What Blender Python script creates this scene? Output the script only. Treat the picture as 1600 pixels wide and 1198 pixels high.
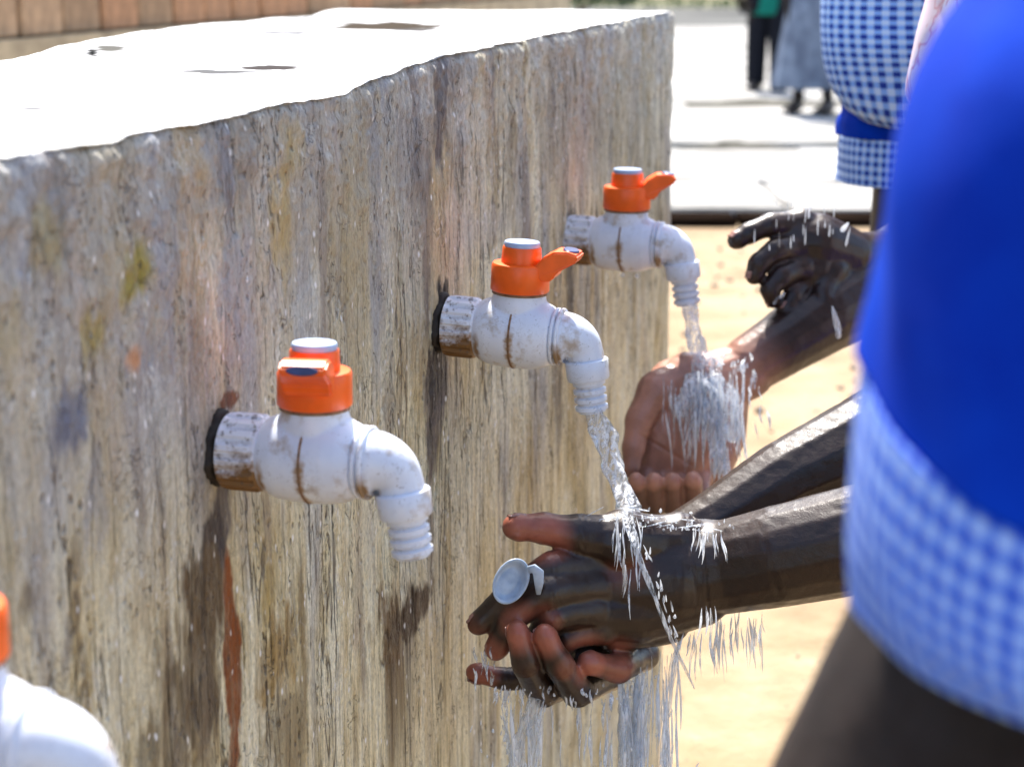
import bpy, bmesh, math, random
import numpy as np
from mathutils import Vector, Matrix
random.seed(7); rng = np.random.default_rng(7)
S = bpy.context.scene
COL = S.collection
for o in list(bpy.data.objects): bpy.data.objects.remove(o)

# ------------------------------------------------------------------ camera, sky, sun, exposure
F = 3000.0; W0, H0 = 1600.0, 1198.0; CAMH = 1.15
TH = math.atan(659.0/F)
CAM = Vector((0, 0, CAMH))
cd = bpy.data.cameras.new('camera'); cam = bpy.data.objects.new('camera', cd); COL.objects.link(cam)
cam.location = CAM; cam.rotation_euler = (math.pi/2-TH, 0, 0)
cd.sensor_width = 36; cd.lens = F/W0*36; cd.clip_start = 0.02; cd.clip_end = 1500
cd.dof.use_dof = True; cd.dof.focus_distance = 1.40
cd.dof.aperture_fstop = cd.lens/1000/0.0076
S.camera = cam
SUN_AZ = math.radians(-6)      # measured from +Y towards +X
SUN_EL = math.radians(57)
w = bpy.data.worlds.new('World'); S.world = w; w.use_nodes = True
wn = w.node_tree.nodes; wl = w.node_tree.links
sky = wn.new('ShaderNodeTexSky'); sky.sky_type = 'NISHITA'; sky.sun_disc = False
sky.sun_elevation = SUN_EL; sky.sun_rotation = SUN_AZ
sky.air_density = 1.0; sky.dust_density = 2.0
wl.new(sky.outputs[0], wn['Background'].inputs[0]); wn['Background'].inputs[1].default_value = 0.145
sd = bpy.data.lights.new('sun', 'SUN'); sd.energy = 4.6; sd.angle = math.radians(0.6); sd.color = (1, .95, .87)
sun = bpy.data.objects.new('sun', sd); COL.objects.link(sun)
sdir = Vector((math.sin(SUN_AZ)*math.cos(SUN_EL), math.cos(SUN_AZ)*math.cos(SUN_EL), math.sin(SUN_EL)))
sun.rotation_euler = sdir.to_track_quat('Z', 'Y').to_euler(); sun.location = (0, 5, 8)
S.view_settings.view_transform = 'Standard'; S.view_settings.look = 'None'
S.view_settings.exposure = 1.44; S.view_settings.gamma = 1; S.view_settings.use_curve_mapping = False
S.cycles.max_bounces = 8; S.cycles.transparent_max_bounces = 16

# ------------------------------------------------------------------ geometry of the place
RT = Vector((1, 0, 0)); FW = Vector((0, math.cos(TH), -math.sin(TH))); UP = Vector((0, math.sin(TH), math.cos(TH)))
def ray(px, py): return RT*((px-W0/2)/F) + UP*((H0/2-py)/F) + FW
def at(px, py, d): return CAM + ray(px, py)*d
PHI = math.radians(15.3)
WD = Vector((math.sin(PHI), math.cos(PHI), 0))          # along the tank face, away from the camera
WN = Vector((math.cos(PHI), -math.sin(PHI), 0))         # out of the tank face
WO = at(345, 704, 1.147); WO_Z = WO.z
def on_face(px, py):                                    # -> (u along face, z)
    r = ray(px, py); t = (Vector((WO.x, WO.y, 0))-Vector((CAM.x, CAM.y, 0))).dot(WN)/r.dot(WN)
    p = CAM+r*t; return (p-WO).dot(WD), p.z
def on_ground(px, py, z=0.0):
    r = ray(px, py); t = (z-CAM.z)/r.z; return CAM+r*t

# ------------------------------------------------------------------ helpers
def tag(o, label=None, cat=None, group=None, kind=None):
    if label: o['label'] = label
    if cat: o['category'] = cat
    if group: o['group'] = group
    if kind: o['kind'] = kind
    return o
def empty(name, loc=(0, 0, 0)):
    o = bpy.data.objects.new(name, None); COL.objects.link(o); o.location = loc; o.empty_display_size = .05; return o
def link(name, me, mat, parent=None, smooth=True):
    o = bpy.data.objects.new(name, me); COL.objects.link(o)
    if mat and not me.materials: me.materials.append(mat)
    if smooth: me.polygons.foreach_set('use_smooth', [True]*len(me.polygons))
    if parent:
        o.parent = parent; o.matrix_parent_inverse = Matrix.Identity(4)
    return o
def from_bm(name, bm, mat, parent=None, smooth=True, off=None):
    if off is not None: bmesh.ops.translate(bm, vec=-Vector(off), verts=bm.verts)
    bmesh.ops.recalc_face_normals(bm, faces=bm.faces)
    me = bpy.data.meshes.new(name); bm.to_mesh(me); bm.free()
    return link(name, me, mat, parent, smooth)
def auto(o, ang=40):
    me = o.data; bm = bmesh.new(); bm.from_mesh(me)
    for e in bm.edges:
        if len(e.link_faces) == 2 and e.calc_face_angle(0) > math.radians(ang): e.smooth = False
    bm.to_mesh(me); bm.free(); return o
def lathe(bm, prof, p, axis, n=40, ribs=None, cap=True):
    """prof: (distance along axis, radius). ribs=(count, depth)"""
    axis = Vector(axis).normalized(); q = axis.to_track_quat('Z', 'Y'); p = Vector(p)
    rows = []
    for t, r in prof:
        row = []
        for k in range(n):
            a = 2*math.pi*k/n; rr = r
            if ribs and ribs[2] <= t <= ribs[3]: rr = r - ribs[1]*(1 if (k*ribs[0]*2//n) % 2 else 0)
            row.append(bm.verts.new(p+q @ Vector((math.cos(a)*rr, math.sin(a)*rr, t))))
        rows.append(row)
    for a, b in zip(rows, rows[1:]):
        for k in range(n):
            bm.faces.new((a[k], a[(k+1) % n], b[(k+1) % n], b[k]))
    if cap: bm.faces.new(rows[0][::-1]); bm.faces.new(rows[-1])
def sweep(bm, pts, rads, n=24, cap=True):
    rows = []; N = len(pts); up0 = Vector((0, 1, 0))
    for i, p in enumerate(pts):
        t = (Vector(pts[min(i+1, N-1)])-Vector(pts[max(i-1, 0)])).normalized()
        a = up0-t*up0.dot(t)
        if a.length < 1e-4: a = Vector((1, 0, 0))
        a.normalize(); b = t.cross(a); up0 = a
        rows.append([bm.verts.new(Vector(p)+(a*math.cos(2*math.pi*k/n)+b*math.sin(2*math.pi*k/n))*rads[i]) for k in range(n)])
    for a, b in zip(rows, rows[1:]):
        for k in range(n): bm.faces.new((a[k], a[(k+1) % n], b[(k+1) % n], b[k]))
    if cap: bm.faces.new(rows[0][::-1]); bm.faces.new(rows[-1])
def vnoise(x, y, seed):
    r = np.random.default_rng(seed).random((257, 257))
    xi = np.floor(x).astype(int); yi = np.floor(y).astype(int); fx = x-xi; fy = y-yi
    fx = fx*fx*(3-2*fx); fy = fy*fy*(3-2*fy); g = lambda a, b: r[a % 257, b % 257]
    return (g(xi, yi)*(1-fx)+g(xi+1, yi)*fx)*(1-fy)+(g(xi, yi+1)*(1-fx)+g(xi+1, yi+1)*fx)*fy
def fbm(x, y, seed, o=4):
    s = 0; a = .5; t = 0
    for k in range(o): s = s+a*vnoise(x*2**k+13*k, y*2**k+7*k, seed+k); t += a; a *= .5
    return s/t
# node helpers
class NT:
    def __init__(s, name, **kw):
        s.m = bpy.data.materials.new(name); s.m.use_nodes = True; s.t = s.m.node_tree
        s.b = s.t.nodes['Principled BSDF']
        for k, v in kw.items(): s.b.inputs[k.replace('_', ' ')].default_value = v
    def n(s, typ, **kw):
        nd = s.t.nodes.new('ShaderNode'+typ)
        for k, v in kw.items(): setattr(nd, k, v)
        return nd
    def l(s, a, b): s.t.links.new(a, b)
    def coord(s, kind='Object', scale=(1, 1, 1)):
        c = s.n('TexCoord'); m = s.n('Mapping'); m.inputs['Scale'].default_value = scale; s.l(c.outputs[kind], m.inputs[0]); return m.outputs[0]
    def noise(s, vec, scale, detail=4, rough=.55, dist=0):
        x = s.n('TexNoise'); x.inputs['Scale'].default_value = scale; x.inputs['Detail'].default_value = detail
        x.inputs['Roughness'].default_value = rough; x.inputs['Distortion'].default_value = dist
        if vec: s.l(vec, x.inputs['Vector'])
        return x.outputs[0]
    def ramp(s, fac, stops):
        r = s.n('ValToRGB'); e = r.color_ramp.elements
        while len(e) < len(stops): e.new(.5)
        for q, (p, c) in zip(e, stops):
            q.position = p; q.color = (c, c, c, 1) if isinstance(c, (int, float)) else (*c, 1)
        s.l(fac, r.inputs[0]); return r.outputs[0]
    def mix(s, fac, a, b, mode='MIX'):
        m = s.n('Mix', data_type='RGBA', blend_type=mode)
        for k, v in ((0, fac), (6, a), (7, b)):
            if isinstance(v, (int, float)): m.inputs[k].default_value = v
            elif isinstance(v, tuple): m.inputs[k].default_value = (*v, 1)
            else: s.l(v, m.inputs[k])
        return m.outputs[2]
    def math(s, op, a, b=0.0, c=0.0):
        m = s.n('Math', operation=op)
        for k, v in enumerate((a, b, c)):
            if isinstance(v, (int, float)): m.inputs[k].default_value = v
            else: s.l(v, m.inputs[k])
        return m.outputs[0]
    def bump(s, h, strength=.5, dist=.001, prev=None):
        b = s.n('Bump'); b.inputs['Strength'].default_value = strength; b.inputs['Distance'].default_value = dist
        s.l(h, b.inputs['Height'])
        if prev: s.l(prev, b.inputs['Normal'])
        s.l(b.outputs[0], s.b.inputs['Normal']); return b.outputs[0]
    def attr(s, name, out='Color'): a = s.n('Attribute'); a.attribute_name = name; return a.outputs[out]
    def col(s, v): s.l(v, s.b.inputs['Base Color'])
    def rough(s, v): s.l(v, s.b.inputs['Roughness'])

# ------------------------------------------------------------------ materials
def mat_tank():
    t = NT('weathered_concrete'); t.b.inputs['Specular IOR Level'].default_value = .35
    v = t.coord(); vs = t.coord(scale=(1, 1, .16)); vs2 = t.coord(scale=(1, 1, .07)); vs3 = t.coord(scale=(1, 1, .32))
    tan = t.attr('tan', 'Fac')
    def shift(vec, x, y, z):
        m = t.n('Mapping'); m.inputs['Location'].default_value = (x, y, z); t.l(vec, m.inputs[0]); return m.outputs[0]
    big = t.noise(vs3, 15, 6, .68, .5)
    grey = t.ramp(big, [(.30, (.13, .115, .11)), (.42, (.29, .26, .235)), (.50, (.40, .375, .35)), (.58, (.29, .275, .29)), (.68, (.44, .43, .44)), (.8, (.22, .20, .20))])
    big2 = t.noise(vs, 26, 6, .66, .3)
    tanc = t.ramp(big2, [(.24, (.17, .11, .05)), (.38, (.40, .31, .17)), (.48, (.60, .53, .37)), (.58, (.66, .62, .50)), (.68, (.47, .41, .29)), (.80, (.30, .25, .19))])
    base = t.mix(tan, grey, tanc)
    base = t.mix(t.ramp(t.noise(shift(vs3, 3, 2, 1), 8.5, 4, .6), [(.50, 0), (.62, .55)]), base, (.40, .30, .125))
    base = t.mix(t.ramp(t.noise(shift(vs, 7, 5, 2), 12, 4, .6), [(.54, 0), (.64, .6)]), base, (.235, .255, .33))
    base = t.mix(t.ramp(t.noise(shift(vs, 1, 8, 4), 19, 4, .6), [(.57, 0), (.66, .6)]), base, (.17, .13, .12))
    base = t.mix(t.ramp(t.noise(shift(vs3, 4, 1, 9), 16, 4, .6), [(.60, 0), (.68, .2)]), base, (.47, .30, .22))
    # pale lime veins in the crust
    vn = t.math('ABSOLUTE', t.math('SUBTRACT', t.noise(vs3, 46, 4, .6, 1.2), .5))
    base = t.mix(t.math('MULTIPLY', t.ramp(vn, [(0, .75), (.022, 0)]), t.ramp(t.noise(v, 14, 2), [(.45, 0), (.6, 1)])), base, (.58, .57, .56))
    # painted stain layer: shapes of their own
    st = t.attr('stain'); sa = t.attr('stain_amount', 'Fac')
    br = t.noise(vs, 120, 5, .7)
    sa2 = t.math('MULTIPLY', sa, t.ramp(br, [(.3, .75), (.5, 1.0)]))
    base = t.mix(sa2, base, st)
    s1 = t.noise(vs2, 230, 4, .7)
    base = t.mix(t.math('MULTIPLY_ADD', tan, .50, .10), base, t.mix(1.0, base, t.ramp(s1, [(.32, .35), (.48, 1.0), (.70, 1.5)]), 'MULTIPLY'))
    s2 = t.noise(t.coord(scale=(1, 1, .55)), 400, 4, .75)
    base = t.mix(.46, base, t.mix(1.0, base, t.ramp(s2, [(.34, .35), (.48, 1.0), (.68, 1.6)]), 'MULTIPLY'))
    base = t.mix(1.0, base, (1.10, 1.11, 1.04), 'MULTIPLY')
    # cracks: contour lines of stretched noise
    face = t.attr('face', 'Fac')
    def crack(scale, vec, w, seedshift, mask_scale, lo):
        m = t.n('Mapping'); m.inputs['Location'].default_value = seedshift; t.l(vec, m.inputs[0])
        nz = t.noise(m.outputs[0], scale, 3, .6, .4)
        d = t.math('ABSOLUTE', t.math('SUBTRACT', nz, .5))
        c = t.ramp(d, [(0, 1), (w, 0)])
        mk = t.ramp(t.noise(m.outputs[0], mask_scale, 2), [(lo, 0), (lo+.06, 1)])
        return t.math('MULTIPLY', t.math('MULTIPLY', c, mk), face)
    c1 = crack(38, vs2, .014, (3, 1, 5), 22, .47)
    c2 = crack(80, vs, .013, (7, 2, 1), 34, .53)
    c3 = crack(60, v, .012, (1, 9, 4), 22, .56)
    c1 = t.math('MULTIPLY', c1, t.ramp(tan, [(.1, .25), (.7, 1)]))
    cr = t.math('MAXIMUM', c1, t.math('MAXIMUM', t.math('MULTIPLY', c2, .8), t.math('MULTIPLY', c3, .6)))
    base = t.mix(t.math('MULTIPLY', cr, .85), base, (.05, .035, .025))
    # pits and pale flecks
    vo = t.n('TexVoronoi'); vo.inputs['Scale'].default_value = 150; t.l(t.coord(scale=(1, 1, .6)), vo.inputs['Vector'])
    pits = t.math('MULTIPLY', t.ramp(vo.outputs[0], [(.14, 1), (.25, 0)]), t.ramp(t.noise(v, 18, 2), [(.44, 0), (.56, 1)]))
    pits = t.math('MULTIPLY', pits, face)
    base = t.mix(t.math('MULTIPLY', pits, .5), base, (.08, .06, .05))
    vo2 = t.n('TexVoronoi'); vo2.inputs['Scale'].default_value = 105; t.l(t.coord(scale=(1, 1, .5)), vo2.inputs['Vector'])
    fl = t.math('MULTIPLY', t.ramp(vo2.outputs[0], [(.08, 1), (.17, 0)]), t.ramp(t.noise(v, 27, 2), [(.44, 0), (.52, 1)]))
    base = t.mix(fl, base, (.85, .84, .82))
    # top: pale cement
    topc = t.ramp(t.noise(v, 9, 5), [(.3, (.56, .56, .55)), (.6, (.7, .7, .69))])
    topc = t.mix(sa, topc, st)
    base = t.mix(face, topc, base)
    t.col(base)
    t.rough(t.ramp(s2, [(.3, .32), (.7, .75)])); t.l(t.math('MULTIPLY', face, .5), t.b.inputs['Specular IOR Level'])
    h = t.math('ADD', t.math('MULTIPLY', s1, .8), t.math('MULTIPLY', s2, .9))
    h = t.math('SUBTRACT', h, t.math('MULTIPLY', cr, 1.6)); h = t.math('SUBTRACT', h, t.math('MULTIPLY', pits, 1.2))
    t.bump(h, .9, .0016)
    return t.m
def mat_pvc(grime=.5, name='white_plastic'):
    t = NT(name); v = t.coord(); inf = t.n('ObjectInfo')
    va = t.n('VectorMath', operation='ADD'); t.l(v, va.inputs[0]); t.l(inf.outputs['Location'], va.inputs[1]); v = va.outputs[0]
    base = t.ramp(t.noise(v, 40, 3), [(.3, (.66, .71, .82)), (.7, (.78, .82, .90))])
    sp = t.noise(v, 330, 5, .7, 1.0)
    base = t.mix(t.math('MULTIPLY', t.ramp(sp, [(.60, 0), (.68, .75)]), t.ramp(t.noise(v, 55, 2), [(.44, 0), (.54, 1)])), base, (.14, .13, .13))
    n2 = t.noise(t.mapping(v, (1, 1, .35)) if hasattr(t, 'mapping') else v, 60, 4, .6)
    base = t.mix(t.ramp(n2, [(.56, 0), (.72, grime)]), base, (.36, .26, .15))
    ge = t.n('NewGeometry'); pt = t.ramp(ge.outputs['Pointiness'], [(.40, 1), (.475, 0)])
    base = t.mix(t.math('MULTIPLY', pt, .7), base, (.22, .13, .06))
    sc = t.math('ABSOLUTE', t.math('SUBTRACT', t.noise(v, 75, 3, .6, 1.5), .5))
    base = t.mix(t.math('MULTIPLY', t.ramp(sc, [(0, .7), (.006, 0)]), t.ramp(t.noise(v, 38, 2), [(.5, 0), (.58, 1)])), base, (.2, .17, .16))
    sep = t.n('SeparateXYZ'); t.l(t.coord(), sep.inputs[0]); nn = t.noise(t.coord(), 130, 4, .6)
    for x0, wdt, zt in ((.0600, .0042, .006), (.0945, .0040, -.004), (.0335, .0035, .000)):
        dx = t.math('ABSOLUTE', t.math('SUBTRACT', sep.outputs['X'], x0)); f = t.ramp(t.math('SUBTRACT', t.math('DIVIDE', dx, wdt), t.math('MULTIPLY', t.math('SUBTRACT', nn, .5), 3.0)), [(.2, .95), (1.0, 0)])
        fz_ = t.ramp(t.math('MULTIPLY_ADD', sep.outputs['Z'], -40, .5+zt*40), [(.35, 0), (.75, 1)])
        base = t.mix(t.math('MULTIPLY', f, fz_), base, (.30, .17, .06))
    t.col(base); t.b.inputs['Roughness'].default_value = .32
    t.b.inputs['Subsurface Weight'].default_value = .0
    t.bump(sp, .15, .0004); return t.m
def mat_collar():
    t = NT('grimy_collar_plastic'); v = t.coord()
    n2 = t.noise(v, 70, 5, .7)
    sep = t.n('SeparateXYZ'); t.l(t.coord(), sep.inputs[0])
    low = t.math('MULTIPLY_ADD', sep.outputs['Z'], -17, .40)        # deposit gathers along the underside
    f = t.ramp(t.math('ADD', n2, low), [(.80, 0), (1.25, 1)])
    base = t.mix(f, (.74, .76, .82), (.20, .10, .03))
    base = t.mix(t.ramp(t.noise(v, 240, 4), [(.56, 0), (.66, .7)]), base, (.10, .07, .05))
    ge = t.n('NewGeometry'); pt = t.ramp(ge.outputs['Pointiness'], [(.42, 1), (.49, 0)])
    base = t.mix(t.math('MULTIPLY', pt, .85), base, (.08, .05, .03))
    t.col(base); t.b.inputs['Roughness'].default_value = .4; return t.m
def mat_simple(name, c, rough=.5, var=.15, scale=60, bump=0.0, bscale=300, **kw):
    t = NT(name, **kw); v = t.coord(); c = Vector(c)
    a = tuple(c*(1-var)); b = tuple(c*(1+var))
    t.col(t.ramp(t.noise(v, scale, 4), [(.3, a), (.7, b)])); t.b.inputs['Roughness'].default_value = rough
    if bump: t.bump(t.noise(v, bscale, 4), bump, .001)
    return t.m
def mat_skin(name, dark, palm, wet=.22):
    t = NT(name); v = t.coord(); pa = t.attr('palm', 'Fac')
    n1 = t.noise(v, 45, 5); d = Vector(dark)
    dk = t.ramp(n1, [(.3, tuple(d*.75)), (.7, tuple(d*1.25))]); p = Vector(palm)
    pk = t.ramp(t.noise(v, 60, 4), [(.3, tuple(p*.8)), (.7, tuple(p*1.15))])
    t.col(t.mix(pa, dk, pk))
    fine = t.noise(v, 900, 3, .6); lines = t.noise(t.coord(scale=(1, 1, 1)), 160, 4, .7, .6)
    t.rough(t.ramp(t.noise(v, 110, 4), [(.35, wet+.14), (.65, wet+.3)]))
    t.b.inputs['Coat Weight'].default_value = .38 if wet < .4 else .0; t.b.inputs['Coat Roughness'].default_value = .2
    t.b.inputs['Subsurface Weight'].default_value = .06; t.b.inputs['Subsurface Radius'].default_value = (.006, .002, .001); t.b.inputs['Subsurface Scale'].default_value = .6
    t.b.inputs['Specular IOR Level'].default_value = .32
    b = t.bump(fine, .25, .0004); b2 = t.n('Bump'); b2.inputs['Strength'].default_value = .32; b2.inputs['Distance'].default_value = .0011
    t.l(lines, b2.inputs['Height']); t.l(b, b2.inputs['Normal']); t.l(b2.outputs[0], t.b.inputs['Normal']); t.l(b2.outputs[0], t.b.inputs['Coat Normal'])
    return t.m
def mat_gingham(name, period, light, mid, dark, split=None):
    t = NT(name); uv = t.n('TexCoord'); sp = t.n('SeparateXYZ'); t.l(uv.outputs['UV'], sp.inputs[0])
    def stripe(c):
        f = t.math('FRACT', t.math('DIVIDE', c, period)); return t.ramp(t.math('ABSOLUTE', t.math('SUBTRACT', f, .5)), [(.23, 1), (.27, 0)])
    a = stripe(sp.outputs[0]); b = stripe(sp.outputs[1])
    s = t.math('MULTIPLY', t.math('ADD', a, b), .5)
    c = t.ramp(s, [(.2, light), (.5, mid), (.9, dark)])
    t.col(c); t.b.inputs['Roughness'].default_value = .85
    t.bump(t.noise(t.coord(scale=(1, 1, 1)), 1400, 2), .3, .0005)
    return t.m
def mat_cloth(name, c, c2=None, scale=30):
    t = NT(name); v = t.coord(); c = Vector(c); c2 = Vector(c2) if c2 else c*.8
    t.col(t.ramp(t.noise(v, scale, 4), [(.35, tuple(c2)), (.65, tuple(c))])); t.b.inputs['Roughness'].default_value = .9; t.b.inputs['Specular IOR Level'].default_value = .08; t.bump(t.noise(v, 900, 2), .3, .0005); return t.m
def mat_water(name, lo, hi, body=.12):
    t = NT(name); out = t.t.nodes['Material Output']; t.t.nodes.remove(t.b)
    clear = t.n('BsdfTransparent'); clear.inputs[0].default_value = (.93, .96, 1, 1)
    gl = t.n('BsdfGlossy'); gl.inputs['Roughness'].default_value = .08
    fr = t.n('Fresnel'); fr.inputs[0].default_value = 1.36
    bmp = t.n('Bump'); bmp.inputs['Strength'].default_value = .22; bmp.inputs['Distance'].default_value = .0015
    vv = t.coord(scale=(1, 1, .09)); t.l(t.noise(vv, 240, 2, .5), bmp.inputs['Height']); t.l(bmp.outputs[0], gl.inputs['Normal']); t.l(bmp.outputs[0], fr.inputs['Normal'])
    m1 = t.n('MixShader'); t.l(t.math('ADD', t.math('MULTIPLY', fr.outputs[0], .5), .03), m1.inputs[0]); t.l(clear.outputs[0], m1.inputs[1]); t.l(gl.outputs[0], m1.inputs[2])
    d = t.n('BsdfDiffuse'); d.inputs[0].default_value = (.95, .97, 1, 1); tr = t.n('BsdfTranslucent'); tr.inputs[0].default_value = (.96, .98, 1, 1)  # white share: aerated water, plus sky reflection put into the colour
    m0 = t.n('MixShader'); m0.inputs[0].default_value = .35; t.l(d.outputs[0], m0.inputs[1]); t.l(tr.outputs[0], m0.inputs[2])
    lw = t.n('LayerWeight'); lw.inputs[0].default_value = .35
    f = t.ramp(t.noise(t.coord(scale=(1, 1, .05)), 330, 1, .4), [(.42, lo), (.62, hi)])
    f = t.math('MULTIPLY', f, t.ramp(lw.outputs['Facing'], [(.35, 1), (.9, .25)]))
    m = t.n('MixShader'); t.l(f, m.inputs[0]); t.l(m1.outputs[0], m.inputs[1]); t.l(m0.outputs[0], m.inputs[2]); t.l(m.outputs[0], out.inputs[0])
    return t.m
M_TANK = mat_tank(); M_PVC = mat_pvc(.75); M_COLLAR = mat_collar()
M_ORANGE = mat_simple('orange_plastic', (.92, .125, .006), .36, .10, 70, .12, 260)
M_BUTTON = mat_simple('pale_blue_plastic', (.36, .46, .66), .35, .12, 60)
M_SLOT = mat_simple('dark_blue_insert', (.035, .04, .12), .3, .3, 80)
M_RUBBER = mat_simple('black_grime_ring', (.014, .008, .004), .7, .5, 150, .6, 200)
M_RUST = mat_simple('rusty_seam', (.22, .12, .06), .7, .45, 300, .5, 400)
M_SKIN_A = mat_skin('wet_dark_skin', (.022, .010, .006), (.33, .10, .06))
M_SKIN_B = mat_skin('wet_dark_skin_second', (.022, .010, .007), (.48, .235, .165))
M_SKIN_DRY = mat_skin('dark_skin', (.016, .009, .006), (.06, .035, .025), .5)
M_WATER = mat_water('running_water', .03, .70); M_SPLASH = mat_water('splashing_water', .10, .85)
M_BLUE = mat_cloth('royal_blue_cloth', (.0012, .040, .40), (.0006, .022, .29), 14)
M_GING_A = mat_gingham('blue_gingham_large', .0078, (.36, .48, .74), (.08, .19, .62), (.008, .045, .42))
M_GING_B = mat_gingham('blue_gingham', .0113, (.55, .66, .84), (.22, .39, .76), (.006, .03, .26))
M_PINK = NT('pale_pink_cloth')
_v = M_PINK.coord(scale=(1, 1, .5)); _d = M_PINK.math('ABSOLUTE', M_PINK.math('SUBTRACT', M_PINK.noise(_v, 26, 3, .6, .8), .5))
M_PINK.col(M_PINK.mix(M_PINK.ramp(_d, [(0, .9), (.035, 0)]), M_PINK.ramp(M_PINK.noise(_v, 15, 3), [(.4, (.66, .50, .52)), (.6, (.72, .66, .70))]), (.55, .22, .22)))
M_PINK.b.inputs['Roughness'].default_value = .85; M_PINK = M_PINK.m
M_GREY = mat_cloth('grey_blue_cloth', (.20, .24, .31), (.10, .12, .17), 9)
M_GREEN = mat_cloth('teal_green_cloth', (.01, .16, .12)); M_BLACK = mat_cloth('black_cloth', (.012, .013, .018))
M_SHOE = mat_simple('dark_brown_leather', (.035, .022, .016), .5); M_HAIR = mat_simple('black_hair', (.008, .007, .007), .7, .3, 200, .8, 150)

# ------------------------------------------------------------------ the concrete tank
edge_px = [(-900, 420), (-300, 307), (0, 249), (80, 237), (160, 224), (230, 209), (300, 196), (390, 178), (470, 160), (545, 146), (590, 124), (640, 106), (690, 90), (760, 76), (850, 57), (950, 38), (1046, 19)]
eu, ez = zip(*[on_face(*p) for p in edge_px])
U1 = on_face(1047, 300)[0]; U0 = -1.6; THICK = .50
ez = list(ez); 
def top_z(u): return np.interp(u, eu, ez)
# u spacing grows with distance
us = [U0]
while us[-1] < U1:
    d = 1.147+us[-1]*.95
    us.append(us[-1]+(.012 if us[-1] < -.33 else .00125*max(d, .8)))
us[-1] = U1; us = np.array(us)
zb = -0.3
ZT = .62      # below this height coarse rows
NZF = 330
fr = np.linspace(0, 1, NZF)
U = us[:, None]; tz = top_z(us)+(.0014*(fbm(us*60, us*0+3, 5)-.5)+.003*(fbm(us*18, us*0+9, 6)-.5))
low = np.array([zb, .2, .5])
Z = np.concatenate([np.repeat(low[None], len(us), 0), ZT+(tz[:, None]-ZT)*fr[None, :]], 1)
UU = np.repeat(U, Z.shape[1], 1)
# relief of the face (metres, outwards)
D = .006*(fbm(UU*6, Z*4, 20)-.5)+.0035*(fbm(UU*38, Z*9, 30)-.5)+.0020*(fbm(UU*130, Z*32, 40, 4)-.5)+.0011*(fbm(UU*300, Z*240, 44, 2)-.5)
tf_ = np.clip((tz[:, None]-Z)/.3-.1+.6*np.clip(UU, -.3, .7), .12, 1)
ridge = np.abs(fbm(UU*34, Z*3.2, 50, 3)-.5); D -= .0022*tf_*np.clip(1-ridge/.02, 0, 1)
ridge2 = np.abs(fbm(UU*75, Z*9, 60, 3)-.5); D -= .0012*np.clip(1-ridge2/.025, 0, 1)*(fbm(UU*8, Z*8, 66, 2) > .5)
upper = np.clip(1-(tz[:, None]-Z)/.17, 0, 1)                     # rough trowelled lip near the top
D += .0046*upper*(fbm(UU*55, Z*60, 70, 4)-.5)*2
D -= .0045*np.clip(1-(tz[:, None]-Z)/.010, 0, 1)**2               # worn arris
nU, nZ = UU.shape
base_pt = np.array([WO.x, WO.y])
wd = np.array([WD.x, WD.y]); wn_ = np.array([WN.x, WN.y])
# local coords: x along face, y = -outwards, z up
face_v = np.stack([UU, -D, Z], -1).reshape(-1, 3)
NT_ = 70
tt = np.linspace(0, 1, NT_+1)[1:]**1.3
TU = np.repeat(U, NT_, 1); TY = THICK*np.repeat(tt[None], nU, 0)
bk = [(-700, 190), (-300, 135), (0, 87), (100, 66), (180, 50), (290, 37), (397, 28), (470, 24), (497, 15)]
bl = []
def far_z(u): return np.interp(u, [-1.6, .2, .55, 1.44], [1.0606, 1.0612, 1.077, 1.0875])
def hit_top(px, py):
    z_ = 1.065
    for _ in range(12):
        g_ = on_ground(px, py, z_)-WO; u_ = g_.dot(WD); z_ = float(far_z(u_))
    return np.array([u_, -g_.dot(WN)])
for p_ in bk:
    bl.append(tuple(hit_top(*p_)))
bl.sort(); TY = np.interp(us, [b[0] for b in bl], [b[1] for b in bl])[:, None]*tt[None]; THK = TY[:, -1].copy()
rg = .012*(fbm(us*9, us*0+2, 80)-.5)
TY[:, -1] += rg*2; TYe = TY
zt_far = far_z(us)
tf = np.clip(tt*4, 0, 1); TZ = (tz[:, None]*(1-tf)[None]+zt_far[:, None]*tf[None])+.004*(fbm(TU*14, TY*14, 81)-.5)+.0015*(fbm(TU*60, TY*60, 82)-.5)
TZ[:, -3:] -= np.array([.001, .003, .012])
top_v = np.stack([TU, TY, TZ], -1).reshape(-1, 3)
nF = nU*nZ
back_v = np.stack([us, THK, np.full(nU, zb)], -1)
verts = np.concatenate([face_v, top_v, back_v])
faces = []
i = np.arange(nU-1)[:, None]; j = np.arange(nZ-1)[None, :]
a = i*nZ+j; q1 = np.stack([a, a+nZ, a+nZ+1, a+1], -1).reshape(-1, 4)
jt = np.arange(NT_-1)[None, :]; b = nF+i*NT_+jt; q2 = np.stack([b, b+NT_, b+NT_+1, b+1], -1).reshape(-1, 4)
ii = np.arange(nU-1); e1 = ii*nZ+nZ-1; e2 = nF+ii*NT_; q3 = np.stack([e1, e1+nZ, e2+NT_, e2], -1)
tb = nF+ii*NT_+NT_-1; bb = nF+nU*NT_+ii; q4 = np.stack([tb, tb+NT_, bb+1, bb], -1)
Q = np.concatenate([q1, q2, q3, q4])
me = bpy.data.meshes.new('concrete_tank')
def end_poly(k):
    p = [k*nZ+x for x in range(nZ)]+[nF+k*NT_+x for x in range(NT_)]+[nF+nU*NT_+k]; return p
ends = [end_poly(0)[::-1], end_poly(nU-1)]
loops = np.concatenate([Q.reshape(-1), np.array(ends[0]), np.array(ends[1])]).astype(np.int32)
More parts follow.
